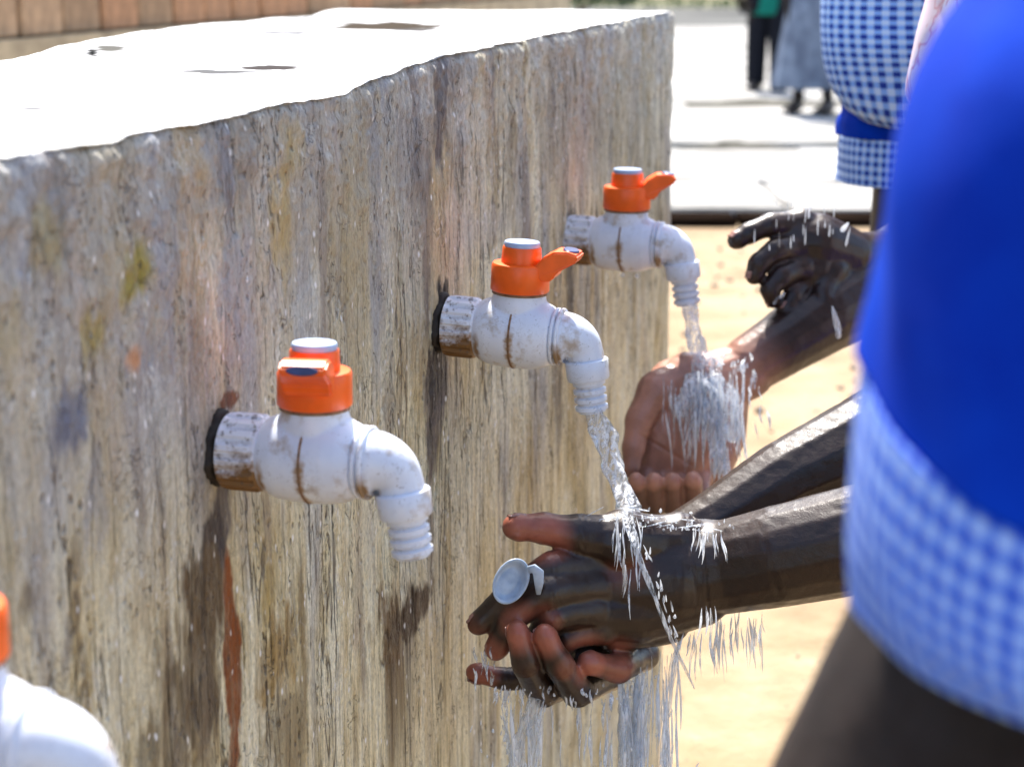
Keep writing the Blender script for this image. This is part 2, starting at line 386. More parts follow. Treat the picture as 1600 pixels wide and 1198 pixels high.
starts = np.concatenate([np.arange(len(Q))*4, [len(Q)*4, len(Q)*4+len(ends[0])]]).astype(np.int32)
me.vertices.add(len(verts)); me.vertices.foreach_set('co', verts.reshape(-1))
me.loops.add(len(loops)); me.loops.foreach_set('vertex_index', loops)
me.polygons.add(len(starts)); me.polygons.foreach_set('loop_start', starts)
me.update(calc_edges=True); me.validate()
# stains
nV = len(verts); stc = np.zeros((nV, 4)); stc[:, 3] = 1; sta = np.zeros(nV)
fu, fz = verts[:nF, 0], verts[:nF, 2]
wob = (fbm(fu*70, fz*22, 90)-.5); wob2 = (fbm(fu*160, fz*60, 95)-.5)
def stain(px, py, rx, ry, c, a, soft=.5, lean=0, seed=0):
    u0, z0 = on_face(px, py); s = (on_face(px+20, py)[0]-u0)/20; d = 1.147+u0*.95; ru = rx*s; rz = ry*d/F
    x = (fu-u0-lean*(fz-z0))/ru+wob*1.5; y = (fz-z0)/rz+wob2*1.2
    r = np.sqrt(x*x+y*y); m = np.clip((1-r)/soft, 0, 1)*a
    m *= .75+.5*fbm(fu*240+seed, fz*50, 97+seed, 3)
    m = np.clip(m, 0, 1)
    old = sta[:nF]; tot = m+old*(1-m); k = np.where(tot > 1e-4, m/np.maximum(tot, 1e-4), 0)[:, None]
    stc[:nF, :3] = np.array(c)*k+stc[:nF, :3]*(1-k); sta[:nF] = tot
BLK = (.02, .016, .015); MAU = (.085, .07, .08); RUS = (.17, .038, .0); BRN = (.085, .05, .02); OCH = (.30, .21, .07)
BLU = (.17, .185, .26); LGR = (.48, .49, .49); TANS = (.56, .50, .38)
for s_ in [
    (90, 300, 180, 60, (.30, .29, .30), .5, .6), (430, 200, 150, 45, (.33, .30, .26), .5, .6), (250, 330, 160, 70, (.26, .245, .25), .5, .6), (620, 240, 120, 90, (.22, .21, .22), .45, .6), (920, 180, 110, 120, (.22, .20, .17), .5, .6),
    (210, 425, 40, 52, (.27, .22, .045), 1.0, .6), (145, 530, 24, 55, (.33, .25, .08), .8, .6), (75, 370, 30, 70, (.33, .27, .11), .6, .6), (20, 520, 30, 90, (.33, .26, .12), .5, .6), (440, 340, 26, 110, (.42, .31, .12), .7, .6), (460, 240, 20, 60, (.36, .27, .10), .6, .6), (210, 560, 16, 24, (.52, .22, .09), .8, .7), (60, 400, 20, 60, OCH, .35, .7),
    (105, 660, 36, 60, (.12, .13, .19), 1.0, .5, .25), (150, 780, 24, 120, BLU, .5, .6), (120, 860, 18, 60, BRN, .4, .6), (115, 960, 16, 40, BRN, .45, .5), (40, 940, 20, 40, BRN, .6, .6), (105, 1020, 13, 60, (.14, .13, .15), .6, .6),
    (355, 260, 30, 110, BLU, .6, .6), (365, 440, 25, 150, (.26, .29, .35), .65, .6), (305, 480, 14, 140, (.16, .13, .12), .5, .7), (690, 160, 22, 110, MAU, .85, .6), (725, 190, 14, 80, LGR, .5, .6),
    (655, 260, 16, 120, MAU, .6, .7), (668, 420, 10, 190, MAU, .6, .6), (770, 350, 70, 50, (.36, .35, .37), .5, .8), (930, 110, 8, 60, LGR, .8, .6), (950, 220, 40, 120, (.27, .25, .19), .5, .7), (1010, 300, 36, 250, (.24, .23, .18), .6, .6),
    (560, 330, 60, 150, (.42, .37, .28), .4, .7), (450, 330, 50, 120, OCH, .3, .7), (480, 480, 30, 60, LGR, .5, .7), (255, 640, 60, 60, LGR, .4, .7),
    # around the taps
    (350, 712, 15, 74, BLK, 1.6, .25), (358, 626, 16, 14, (.16, .05, .02), 1.3, .4), (347, 660, 13, 20, BLK, 1.2, .4), (352, 800, 20, 90, MAU, 1.3, .5), (340, 870, 30, 60, (.07, .055, .06), 1.1, .6), (344, 835, 26, 62, (.035, .026, .03), 1.3, .5), (322, 940, 38, 110, BRN, 1.1, .5), (300, 1110, 60, 170, BRN, .85, .45), (235, 1190, 30, 110, (.18, .14, .08), .8, .5), (325, 1130, 16, 150, (.10, .07, .05), .7, .6),
    (360, 930, 12, 80, RUS, 1.5, .4), (364, 1010, 14, 90, RUS, 1.5, .4), (367, 1100, 12, 120, RUS, 1.5, .5), (366, 1180, 10, 100, (.17, .05, .015), 1.2, .5),
    (430, 1020, 34, 90, (.27, .17, .055), .85, .5), (415, 920, 18, 60, OCH, .7, .5), (450, 1150, 45, 110, (.19, .14, .075), .8, .5), (470, 970, 8, 160, BRN, .6, .6),
    (612, 985, 34, 95, (.11, .06, .022), 1.2, .5), (640, 962, 36, 42, (.04, .018, .008), 1.3, .4), (622, 1062, 24, 55, (.07, .03, .02), 1.1, .5), (612, 1140, 22, 80, (.2, .155, .11), .7, .6),  # dark brown blobs here stand in for blurred fingertips of a shaking hand
    (700, 1150, 30, 140, (.42, .33, .19), .5, .7), (735, 990, 40, 190, (.44, .35, .2), .5, .7), (850, 980, 40, 200, (.46, .35, .18), .5, .7), (745, 1170, 14, 40, (.45, .22, .14), .6, .7), (560, 880, 40, 140, TANS, .5, .7), (730, 700, 60, 160, TANS, .5, .7), (780, 640, 50, 60, TANS, .5, .6), (910, 620, 30, 200, (.46, .37, .2), .55, .7),
    (690, 500, 13, 62, BLK, 1.6, .3), (683, 600, 17, 80, MAU, 1.2, .5), (682, 590, 15, 60, (.03, .024, .026), 1.1, .5), (678, 690, 10, 100, (.08, .06, .055), 1.0, .6), (674, 820, 7, 120, (.17, .13, .10), .8, .6),
    (893, 372, 9, 52, BLK, 1.6, .3), (890, 450, 8, 90, (.08, .07, .065), 1.1, .5), (873, 620, 8, 150, (.17, .15, .13), .9, .6), (610, 640, 10, 120, (.19, .15, .12), .6, .6), (800, 250, 12, 130, (.2, .17, .13), .5, .6), (560, 700, 14, 60, (.25, .19, .1), .5, .6)]:
    stain(*s_[:7], lean=(s_[7] if len(s_) > 7 else 0), seed=int(s_[0]) % 13)
# marks on the top
tv = verts[nF:nF+nU*NT_]
for (px, py, rx, ry, c, a) in [(600, 41, 95, 6, (.28, .23, .18), .9), (640, 46, 60, 3, (.2, .17, .15), .8), (560, 29, 130, 2.2, (.3, .3, .3), .6), (440, 52, 55, 2.4, (.35, .36, .4), .7), (360, 112, 80, 2.5, (.33, .34, .36), .7), (420, 104, 42, 5, (.28, .25, .24), .9), (340, 111, 70, 2.6, (.3, .3, .3), .8), (145, 77, 13, 3.5, (.04, .04, .04), 1.3), (178, 74, 26, 2, (.3, .28, .22), .8), (50, 171, 40, 4.5, (.3, .29, .31), .8), (120, 181, 20, 1.8, (.4, .4, .42), .6), (740, 22, 200, 1.2, (.42, .42, .42), .6), (880, 14, 20, 1.5, (.5, .35, .3), .6)]:
    g0 = hit_top(px, py); ax = hit_top(px+rx, py)-g0; ay = hit_top(px, py-ry)-g0; Mi = np.linalg.inv(np.stack([ax, ay], 1))
    r = ((tv[:, :2]-g0) @ Mi.T)+np.stack([fbm(tv[:, 0]*25, tv[:, 1]*40, 101)-.5, fbm(tv[:, 0]*30, tv[:, 1]*60, 102)-.5], 1)*1.1
    m = np.clip((1-np.sqrt((r**2).sum(1)))/.22, 0, 1)*min(1, a*1.15); m = np.clip(m, 0, 1); c = np.array(c)*.22
    sl = slice(nF, nF+nU*NT_); stc[sl, :3] = stc[sl, :3]*(1-m[:, None])+np.array(c)*m[:, None]; sta[sl] = np.maximum(sta[sl], m)
at_ = me.attributes.new('stain', 'FLOAT_COLOR', 'POINT'); at_.data.foreach_set('color', stc.reshape(-1).astype(np.float32))
at_ = me.attributes.new('stain_amount', 'FLOAT', 'POINT'); at_.data.foreach_set('value', sta.astype(np.float32))
hgt = np.zeros(nV); hgt[:nF] = (np.repeat(tz[:, None], nZ, 1).reshape(-1)-fz)
tanv = np.clip(hgt/.22-.25+1.3*np.clip(verts[:, 0], -.3, .7)*.5+(np.concatenate([fbm(fu*9, fz*5, 110), np.zeros(nV-nF)])-.5)*1.3, 0, 1)
at_ = me.attributes.new('tan', 'FLOAT', 'POINT'); at_.data.foreach_set('value', tanv.astype(np.float32))
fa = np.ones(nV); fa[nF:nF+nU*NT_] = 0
at_ = me.attributes.new('face', 'FLOAT', 'POINT'); at_.data.foreach_set('value', fa.astype(np.float32))
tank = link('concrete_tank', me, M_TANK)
tank.location = (WO.x, WO.y, 0); tank.rotation_euler = (0, 0, math.atan2(WD.y, WD.x))
tag(tank, 'long weathered grey concrete tank with stained streaky face and sunlit pale top, carrying the taps', 'water tank')

# ------------------------------------------------------------------ taps
PX = 1/2615.0
def build_tap():
    root = empty('water_tap')
    bm = bmesh.new(); lathe(bm, [(-.012, .0215), (.0005, .0226), (.0030, .0216), (.0042, .019)], (0, 0, 0), (1, 0, 0), 48)
    for v_ in bm.verts:
        a_ = math.atan2(v_.co.y, v_.co.z); f_ = 1+.07*math.sin(a_*3+1)+.05*math.sin(a_*7+2)+.03*math.sin(a_*17); v_.co.y *= f_; v_.co.z *= f_; v_.co.x *= 1+.3*math.sin(a_*7)
    from_bm('joint_ring', bm, M_RUBBER, root)
    bm = bmesh.new(); lathe(bm, [(.004, .0195), (.0055, .0228), (.0095, .0234), (.0265, .0234), (.0285, .0222), (.031, .0200)], (0, 0, 0), (1, 0, 0), 96, ribs=(16, .0021, .009, .027))
    auto(from_bm('threaded_collar', bm, M_COLLAR, root), 25)
    # valve body: barrel with a neck, joined by voxel remesh
    bm = bmesh.new()
    lathe(bm, [(.0285, .012), (.029, .0205), (.033, .0232), (.040, .0258), (.050, .0268), (.060, .0270), (.072, .0266), (.080, .0250), (.086, .0225), (.0885, .0205), (.089, .012)], (0, 0, 0), (1, 0, 0), 64)
    lathe(bm, [(0, .0205), (.022, .0210), (.0312, .0196), (.0320, .012)], (.060, 0, 0), (0, 0, 1), 48)
    o = from_bm('valve_body', bm, M_PVC, root); remesh(o, .0011, 4)
    bm = bmesh.new(); lathe(bm, [(.0, .0271), (.0003, .0274), (.0013, .0274), (.0016, .0271)], (.059, 0, 0), (1, 0, 0), 64, cap=False)
    from_bm('mould_seam', bm, M_RUST, root)
    for x in (.0885, .0925):
        bm = bmesh.new(); lathe(bm, [(0, .017), (.0002, .0212), (.0008, .0218), (.0022, .0218), (.0028, .0212), (.003, .017)], (x, 0, 0), (1, 0, 0), 48)
        from_bm('flange_ring', bm, M_PVC, root)
    # elbow
    bm = bmesh.new(); pts = []; rads = []; R = .0155; ax = .0985; B = math.radians(80)
    for k in range(15):
        a = B*k/14; pts.append((ax+R*math.sin(a), 0, -R*(1-math.cos(a))-.0)); rads.append(.0192-.0056*min(1, k/12))
    pts.insert(0, (.088, 0, 0)); rads.insert(0, .0192)
    e = Vector(pts[-1]); dr = Vector((math.cos(B), 0, -math.sin(B))); pts.append(tuple(e+dr*.005)); rads.append(.0134)
    sweep(bm, pts, rads, 40); from_bm('elbow', bm, M_PVC, root)
    e = e+dr*.002
    bm = bmesh.new(); lathe(bm, [(0, .012), (.0003, .0156), (.0012, .0164), (.0142, .0160), (.0156, .0152), (.016, .010)], e, dr, 48)
    auto(from_bm('spout_nut', bm, M_PVC, root), 50)
    bm = bmesh.new(); pr = [(.0, .0115)]; t = .015
    for k in range(4): pr += [(t, .0100), (t+.0012, .0124), (t+.0040, .0124), (t+.0054, .0100)]; t += .0064
    pr += [(t-.0002, .0102), (t-.0002, .0080), (t-.012, .0078)]
    lathe(bm, pr, e, dr, 40); auto(from_bm('hose_barb', bm, M_PVC, root), 35)
    bm = bmesh.new(); lathe(bm, [(-.0022, .0188), (-.0020, .0209), (.0003, .0209), (.0004, .0188)], (.060, 0, .0322), (0, 0, 1), 48); from_bm('gasket', bm, M_RUST, root)
    # handle
    hz = .0322
    bm = bmesh.new(); lathe(bm, [(-.001, .018), (0, .0212), (.001, .0222), (.0190, .0220), (.0208, .0210), (.0212, .018), (.0214, .0150), (.0325, .0145), (.0335, .0138), (.0336, .006)], (.060, 0, hz), (0, 0, 1), 56)
    auto(from_bm('handle_cap', bm, M_ORANGE, root), 50)
    bm = bmesh.new(); lathe(bm, [(.031, .010), (.0330, .0132), (.0360, .0136), (.0372, .0128), (.0375, .004)], (.060, 0, hz), (0, 0, 1), 40)
    auto(from_bm('button', bm, M_BUTTON, root), 50)
    tip = e+dr*(t-.001)
    return root, tip
def remesh(o, vox, sm=3, keep=False):
    m = o.modifiers.new('r', 'REMESH'); m.mode = 'VOXEL'; m.voxel_size = vox; m.use_smooth_shade = True
    if sm: s = o.modifiers.new('s', 'SMOOTH'); s.factor = .6; s.iterations = sm
    dg = bpy.context.evaluated_depsgraph_get(); ev = o.evaluated_get(dg); me2 = bpy.data.meshes.new_from_object(ev)
    o.modifiers.clear(); mats = list(o.data.materials); old = o.data; o.data = me2; bpy.data.meshes.remove(old)
    me2.materials.clear()
    for mt in mats: me2.materials.append(mt)
    me2.polygons.foreach_set('use_smooth', [True]*len(me2.polygons)); return o
def make_lever():
    # side profile (x outward from the cap axis, z above the cap base), extruded to a tapering width
    prof = [(.012, .0205), (.012, .0120), (.0220, .0100), (.0270, .0120), (.0300, .0180), (.0400, .0240), (.0445, .0268), (.0448, .0318), (.0370, .0340), (.0270, .0332), (.0190, .0285), (.0140, .0225)]
    bm = bmesh.new(); rows = []
    for s in (-1, 1):
        rows.append([bm.verts.new((x, s*(.0142-.06*max(0, x-.030)), z)) for x, z in prof])
    n = len(prof)
    for k in range(n): bm.faces.new((rows[0][k], rows[0][(k+1) % n], rows[1][(k+1) % n], rows[1][k]))
    bm.faces.new(rows[0]); bm.faces.new(rows[1][::-1])
    bmesh.ops.recalc_face_normals(bm, faces=bm.faces)
    bmesh.ops.bevel(bm, geom=[e for e in bm.edges if e.calc_face_angle(0) > .5], offset=.0014, segments=3, affect='EDGES')
    me = bpy.data.meshes.new('lever'); bm.to_mesh(me); bm.free(); return me
def make_insert():
    bm = bmesh.new(); n = 28
    lathe(bm, [(-.002, 1), (.0006, 1), (.0012, .9)], (0, 0, 0), (0, 0, 1), n)
    for v in bm.verts: v.co = Vector((v.co.x*.0060, v.co.y*.0092, v.co.z))
    me = bpy.data.meshes.new('lever_slot'); bmesh.ops.recalc_face_normals(bm, faces=bm.faces); bm.to_mesh(me); bm.free(); return me
LEVER = make_lever(); INSERT = make_insert()
tap0, TIP = build_tap()
proto_parts = list(tap0.children)
specs = [  # joint pixel, lever turn (deg), label
    ((-286, 1128), -62, 'blurred nearest water tap, only its white elbow and orange edge showing at bottom left'),
    ((345, 702), -78, 'dirty white water tap with rust-stained collar, lever pointing at the viewer, no water running'),
    ((690, 507), 2, 'white water tap with lifted orange lever, pouring onto the hands with the plastic cap'),
    ((890, 374), 14, 'farthest white water tap, near the end of the tank, pouring onto the open palm')]
TAPS = []
for i, (jp, turn, lab) in enumerate(specs):
    u, z = on_face(*jp); p = WO+WD*u; p.z = z
    if i == 0: r = tap0; parts = proto_parts
    else:
        r = tap0.copy(); COL.objects.link(r)
        for c in proto_parts:
            k = c.copy(); COL.objects.link(k); k.parent = r
    r.location = p; r.rotation_euler = (0, math.radians([0, 1.0, 3.0, 1.0][i]), math.atan2(WN.y, WN.x)+math.radians([0, 0, 0, -2][i]))
    tag(r, lab, 'tap', 'plastic taps along the concrete tank')
    lv = bpy.data.objects.new('lever', LEVER); COL.objects.link(lv); lv.parent = r; lv.location = (.060, 0, .0322); lv.rotation_euler = (0, 0, math.radians(turn))
    if not LEVER.materials: LEVER.materials.append(M_ORANGE)
    sl = bpy.data.objects.new('lever_slot', INSERT); COL.objects.link(sl); sl.parent = lv
    if not INSERT.materials: INSERT.materials.append(M_SLOT)
    sl.location = (.0375, 0, .0334) if turn > -40 else (.0445, 0, .0296); sl.rotation_euler = (0, math.radians(8 if turn > -40 else 70), 0)
    if turn <= -40: sl.scale = (.45, 1.0, 1)
    r.scale = ([1.04, 1, 1.07, 1.09][i],)*3; r.location = p-WN*[0, 0, 0, .006][i]
    TAPS.append(r)
bpy.context.view_layer.update()
TIPW = [r.matrix_world @ TIP for r in TAPS]

# ------------------------------------------------------------------ ground, pavement, far things
def sheet(name, pts, mat, kind='structure', parent=None):
    bm = bmesh.new(); bm.faces.new([bm.verts.new(p) for p in pts]); o = from_bm(name, bm, mat, parent, False)
    return tag(o, kind=kind)
def mat_sand():
    t = NT('dry_sand'); v = t.coord()
    c = t.ramp(t.noise(v, 3.0, 6, .6), [(.32, (.19, .115, .055)), (.46, (.28, .19, .10)), (.6, (.36, .27, .165)), (.72, (.28, .21, .13))])
    c = t.mix(t.ramp(t.noise(v, 45, 5, .7), [(.42, .5), (.6, 0)]), c, (.27, .19, .11))
    vo = t.n('TexVoronoi'); vo.inputs['Scale'].default_value = 22; t.l(v, vo.inputs['Vector'])
    c = t.mix(t.ramp(vo.outputs[0], [(.05, .8), (.11, 0)]), c, (.09, .07, .05))
    t.col(c); t.b.inputs['Roughness'].default_value = .9; t.bump(t.noise(v, 40, 6, .7), .6, .02); return t.m
M_SAND = mat_sand()
nx, ny = 160, 200
X = np.linspace(-1.5, 4.5, nx); Y = 1.2+np.linspace(0, 1, ny)**1.3*7.6
GX, GY = np.meshgrid(X, Y, indexing='ij')
GZ = .022*(fbm(GX*2.2, GY*2.2, 200)-.5)+.010*(fbm(GX*9, GY*9, 210)-.5)
GZ *= np.clip((8.6-GY)/.6, 0, 1)*np.clip((GX+1.5)/.3, 0, 1)*np.clip((4.5-GX)/.3, 0, 1)*np.clip((GY-1.2)/.2, 0, 1)
vv = np.stack([GX, GY, GZ+.006], -1).reshape(-1, 3)
ia = (np.arange(nx-1)[:, None]*ny+np.arange(ny-1)[None]).reshape(-1)
ff = np.stack([ia, ia+ny, ia+ny+1, ia+1], -1)
me = bpy.data.meshes.new('sand'); me.from_pydata(vv.tolist(), [], ff.tolist()); tag(link('sand', me, M_SAND), kind='structure')
sheet('ground', [(-400, -60, -.012), (400, -60, -.012), (400, 900, -.012), (-400, 900, -.012)], M_SAND)
# pebbles on the sand
bm = bmesh.new()
for k in range(420):
    x = random.uniform(-.2, 2.6); y = random.uniform(2.2, 8); r = random.uniform(.002, .013)
    m_ = Matrix.Translation((x, y, r*.3+.006)) @ Matrix.Rotation(random.uniform(0, 6), 4, 'Z') @ Matrix.Diagonal((r*1.4, r, r*.7, 1))
    bmesh.ops.create_icosphere(bm, subdivisions=1, radius=1, matrix=m_)
tag(from_bm('pebbles', bm, mat_simple('pebble_stone', (.22, .18, .14), .8, .5, 30), None), 'small dark pebbles scattered on the sand beside the tank', 'pebbles', kind='stuff')
def mat_slab():
    t = NT('bright_paving_concrete'); v = t.coord()
    c = t.ramp(t.noise(t.coord(scale=(.35, 1, 1)), 1.6, 6, .62), [(.36, (.13, .13, .12)), (.47, (.33, .32, .30)), (.6, (.46, .45, .43)), (.8, (.38, .35, .30))])
    t.col(c); t.b.inputs['Roughness'].default_value = .95; t.b.inputs['Specular IOR Level'].default_value = .0; t.bump(t.noise(v, 30, 5), .4, .01); return t.m
M_SLAB = mat_slab(); M_KERB = mat_simple('dark_kerb', (.012, .008, .006), .9, .4, 6, .6, 30, Specular_IOR_Level=0.0)
k0 = on_ground(1180, 345, 0).y
def dist(py, z): return on_ground(1180, py, z).y
# pavement steps: each one a little higher than the last
steps = [(k0, .055), (dist(283, .055), .062), (dist(229, .07), .092), (dist(160, .09), .10)]
far_pav = dist(42, .1)
pav = tag(empty('pavement', (0, k0, 0)), kind='structure')
for n_, (y0, z1) in enumerate(steps):
    y1 = steps[n_+1][0]-.012 if n_+1 < len(steps) else far_pav
    L = 0; x = -9.0
    wid = [2.4, 3.1, 2.0, 4.2][n_]
    while x < 14:
        w_ = wid*random.uniform(.85, 1.15); bm = bmesh.new()
        bmesh.ops.create_cube(bm, size=1, matrix=Matrix.Translation((x+w_/2, (y0+y1)/2-k0, z1/2-.05+random.uniform(-.003, .003))) @ Matrix.Diagonal((w_-.02, y1-y0, z1+.1, 1)))
        bmesh.ops.bevel(bm, geom=list(bm.edges), offset=.014, segments=2, affect='EDGES')
        o = from_bm('paving_slab', bm, M_SLAB, pav, False)
        for p in o.data.polygons: p.use_smooth = False
        x += w_
# near-black brown kerb below the front edge
bm = bmesh.new(); x = -6
kp = tag(empty('kerb', (0, k0, 0)), kind='structure')
while x < 9:
    b2 = bmesh.new(); bmesh.ops.create_cube(b2, size=1, matrix=Matrix.Translation((x+.5, -.135, .010)) @ Matrix.Diagonal((.985, .26, .070, 1)))
    bmesh.ops.bevel(b2, geom=list(b2.edges), offset=.008, segments=2, affect='EDGES'); from_bm('kerb_stone', b2, M_KERB, kp, False); x += 1.0
bm.free()
# low grey patches on the pavement, coloured dark in place of shadow bands
M_SHADE = mat_simple('grey_shade', (.10, .095, .08), .95, .4, 10, .8, 40, Specular_IOR_Level=0.0)
def patch(name, px0, px1, py, hpx, z, mat, lab):
    a = on_ground(px0, py, z); b = on_ground(px1, py, z); c = (a+b)/2; rx = (b-a).length/2; top = on_ground((px0+px1)/2, py-hpx, z); ry = (top-c).length/2
    bm = bmesh.new(); bmesh.ops.create_grid(bm, x_segments=60, y_segments=30, size=1)
    for v in bm.verts:
        r = math.hypot(v.co.x, v.co.y); nz = vnoise(np.array([v.co.x*5+9]), np.array([v.co.y*4+5]), 3)[0]
        h = max(0, 1-r**2-.5*nz)*.05*max(.4, nz*1.6); v.co = Vector((c.x+v.co.x*rx, c.y+(v.co.y+1)*ry, z-.006+h))
    return tag(from_bm(name, bm, mat), lab, 'painted shade', kind='stuff')
patch('shade_patch', 1075, 1330, 166, 10, .10, M_SHADE, 'low grey patch standing in for a band of shade across the pale pavement')
patch('shade_patch', 1060, 1250, 232, 7, .07, M_SHADE, 'thin grey patch standing in for the shadow line along the pavement step')
road_m = mat_simple('grey_asphalt', (.12, .12, .115), .9, .2, 2, Specular_IOR_Level=0.0)
sheet('road', [(-60, far_pav, .02), (60, far_pav, .02), (60, dist(14, 0), .02), (-60, dist(14, 0), .02)], road_m)
M_GRASS = mat_simple('grass_blades', (.06, .10, .03), .8, .5, 3)
gy0 = dist(14, 0)
bm = bmesh.new()
for k in range(9000):
    y = gy0+random.random()**1.5*35; x = random.uniform(-16, 20)*y/50; h = random.uniform(.06, .22); a = random.uniform(0, 3.14); dx, dy = math.cos(a)*.03, math.sin(a)*.03
    bm.faces.new([bm.verts.new(p) for p in ((x-dx, y-dy, 0), (x+dx, y+dy, 0), (x+random.uniform(-.05, .05), y, h))])
tag(from_bm('grass', bm, M_GRASS, None, False), 'strip of rough green grass beyond the road', 'grass', kind='stuff')
sheet('field', [(-200, gy0, .0), (200, gy0, .0), (200, 800, .0), (-200, 800, .0)], mat_simple('field_soil', (.17, .16, .08), .95, .4, .6))
# hedge bushes far off behind the tank
def bush(x, y, s, lab, m):
    r = empty('bush', (x, y, 0)); tag(r, lab, 'bush', 'bushes beyond the tank')
    bm = bmesh.new()
    for k in range(1500):
        a = random.uniform(0, 6.283); el = math.acos(random.uniform(-.2, 1)); rr = random.uniform(.6, 1)**.5*(1+.25*math.sin(a*3+x))
        p = Vector((math.cos(a)*math.sin(el)*rr*s, math.sin(a)*math.sin(el)*rr*s*.8, s*.75+math.cos(el)*rr*s*.8)); q = Matrix.Rotation(random.uniform(0, 6), 3, Vector((random.random(), random.random(), random.random()+.1)).normalized())
        l = s*.09; bm.faces.new([bm.verts.new(p+q @ Vector(c)) for c in ((-l, 0, 0), (0, -l*.4, 0), (l, 0, 0), (0, l*.4, 0))])
    from_bm('foliage', bm, m, r, False)
    bm = bmesh.new()
    for k in range(6):
        a = k*1.05; sweep(bm, [(0, 0, 0), (math.cos(a)*.2*s, math.sin(a)*.2*s, s*.5), (math.cos(a)*.5*s, math.sin(a)*.5*s, s*1.1)], [.05*s, .04*s, .01*s], 6)
    from_bm('stem', bm, mat_simple('bark', (.08, .055, .035), .9), r)
ML1 = mat_simple('leaf_dark', (.035, .07, .02), .6, .5, 2); ML2 = mat_simple('leaf_light', (.08, .13, .035), .6, .5, 2)
bush(-2.3, 24, .8, 'dark green bush just above the far end of the tank, left one', ML1)
bush(-.9, 27, .9, 'dark green bush above the far end of the tank, middle one', ML1)
bush(.9, 29, .9, 'dark bush straight above the far corner of the tank', ML1)
bush(5.2, 44, 1.1, 'light green bush beyond the pavement at the top edge', ML2)
bush(8.4, 46, 1.3, 'light green bush beyond the road, partly behind the green-shirted child', ML2)

# brick wall behind the tank
bA = at(-140, 82, 3.4); bB = at(620, -14, 6.2)
dirb = Vector((bB.x-bA.x, bB.y-bA.y, 0)).normalized(); nrm = Vector((dirb.y, -dirb.x, 0)); Lb = 6.0
bz = at(60, 54, 4.0).z
wallr = empty('brick_wall', (bA.x, bA.y, 0)); wallr.rotation_euler = (0, 0, math.atan2(dirb.y, dirb.x))
tag(wallr, 'low wall topped with a course of upright orange bricks behind the tank', 'wall')
def boxm(bm, c, s, j=0):
    bmesh.ops.create_cube(bm, size=1, matrix=Matrix.Translation(c) @ Matrix.Diagonal((*s, 1)))
M_MORT = mat_simple('sandy_mortar', (.42, .34, .22), .95, .3, 14, 1.0, 60)
bm = bmesh.new(); boxm(bm, (Lb/2-.4, .13, (bz)/2), (Lb, .30, bz)); from_bm('plinth', bm, M_MORT, wallr, False)
bm = bmesh.new(); boxm(bm, (Lb/2-.4, .13, bz+.125), (Lb, .215, .25)); from_bm('mortar', bm, M_MORT, wallr, False)
bricks = []
for k in range(3):
    m = mat_simple(['orange_brick', 'brown_brick', 'pale_brick'][k], [(.42, .23, .12), (.34, .22, .125), (.44, .29, .17)][k], .9, .3, 20, .8, 50)
    bm = bmesh.new(); boxm(bm, (0, 0, 0), (.176, .035, .235)); bmesh.ops.bevel(bm, geom=list(bm.edges), offset=.005, segments=1, affect='EDGES')
    me = bpy.data.meshes.new('brick'); bm.to_mesh(me); bm.free(); me.materials.append(m); bricks.append(me)
x = -.35
while x < Lb-.5:
    for row in (0,):
        o = bpy.data.objects.new('brick', random.choice(bricks)); COL.objects.link(o); o.parent = wallr
        o.location = (x+.095, .018+random.uniform(-.004, .004), bz+.12); o.rotation_euler = (0, 0, random.uniform(-.03, .03))
    x += .19

# ------------------------------------------------------------------ people
def sph_chain(bm, chain, n=20):
    """chain: [(Vector, r)] -> closed tapered capsules"""
    for (p, r) in chain:
        bmesh.ops.create_uvsphere(bm, u_segments=n, v_segments=n//2+2, radius=r, matrix=Matrix.Translation(p))
    for (p, r), (q, s) in zip(chain, chain[1:]):
        d = q-p
        if d.length < 1e-5: continue
        L = d.length; sn = max(-.95, min(.95, (r-s)/L)); cs = math.sqrt(1-sn*sn)
        lathe(bm, [(sn*r, cs*r), (L+sn*s, cs*s)], p, d, n)
def pc(lst): return [(at(x, y, d), r/F*d) for x, y, d, r in lst]
def fing(ch):
    out = []; n = len(ch)
    for i in range(n-1):
        P = [ch[max(i-1, 0)], ch[i], ch[i+1], ch[min(i+2, n-1)]]
        for s_ in range(3):
            t = s_/3; v = [p[0] for p in P]
            c = .5*((2*v[1])+(v[2]-v[0])*t+(2*v[0]-5*v[1]+4*v[2]-v[3])*t*t+(3*v[1]-v[0]-3*v[2]+v[3])*t**3)
            c = c*.55+(v[1]*(1-t)+v[2]*t)*.45
            r = P[1][1]*(1-t)+P[2][1]*t; out.append((c, r*(1.03-.13*math.sin(math.pi*t))))
    a, b = ch[-2][0], ch[-1][0]; out.append((b-(b-a).normalized()*ch[-1][1]*.35, ch[-1][1]*1.02)); out.append((b, ch[-1][1]*.88)); return out
def nail(ch, dorsal, parent, off):
    p, r = ch[-1]; ax = (ch[-1][0]-ch[-2][0]).normalized(); dv = Vector(dorsal); dv = (dv-ax*dv.dot(ax)).normalized(); sd = ax.cross(dv)
    bm = bmesh.new(); g = []
    for i in range(9):
        u = -1+i/4; row = []
        for j in range(9):
            v = -1+j/4; w_ = .62*math.sqrt(max(0, 1-.35*u*u)); x = v*w_*r
            row.append(bm.verts.new(p+ax*(u*r*.62-r*.12)+sd*x+dv*(math.sqrt(max(.01, 1-(v*w_)**2))*r*(1.0-.05*u*u-(.10 if u > .4 else 0))-r*.02)))
        g.append(row)
    for i in range(8):
        for j in range(8): bm.faces.new((g[i][j], g[i+1][j], g[i+1][j+1], g[i][j+1]))
    o = from_bm('fingernail', bm, M_NAIL, parent, True, off); m = o.modifiers.new('thickness', 'SOLIDIFY'); m.thickness = .0008; return o
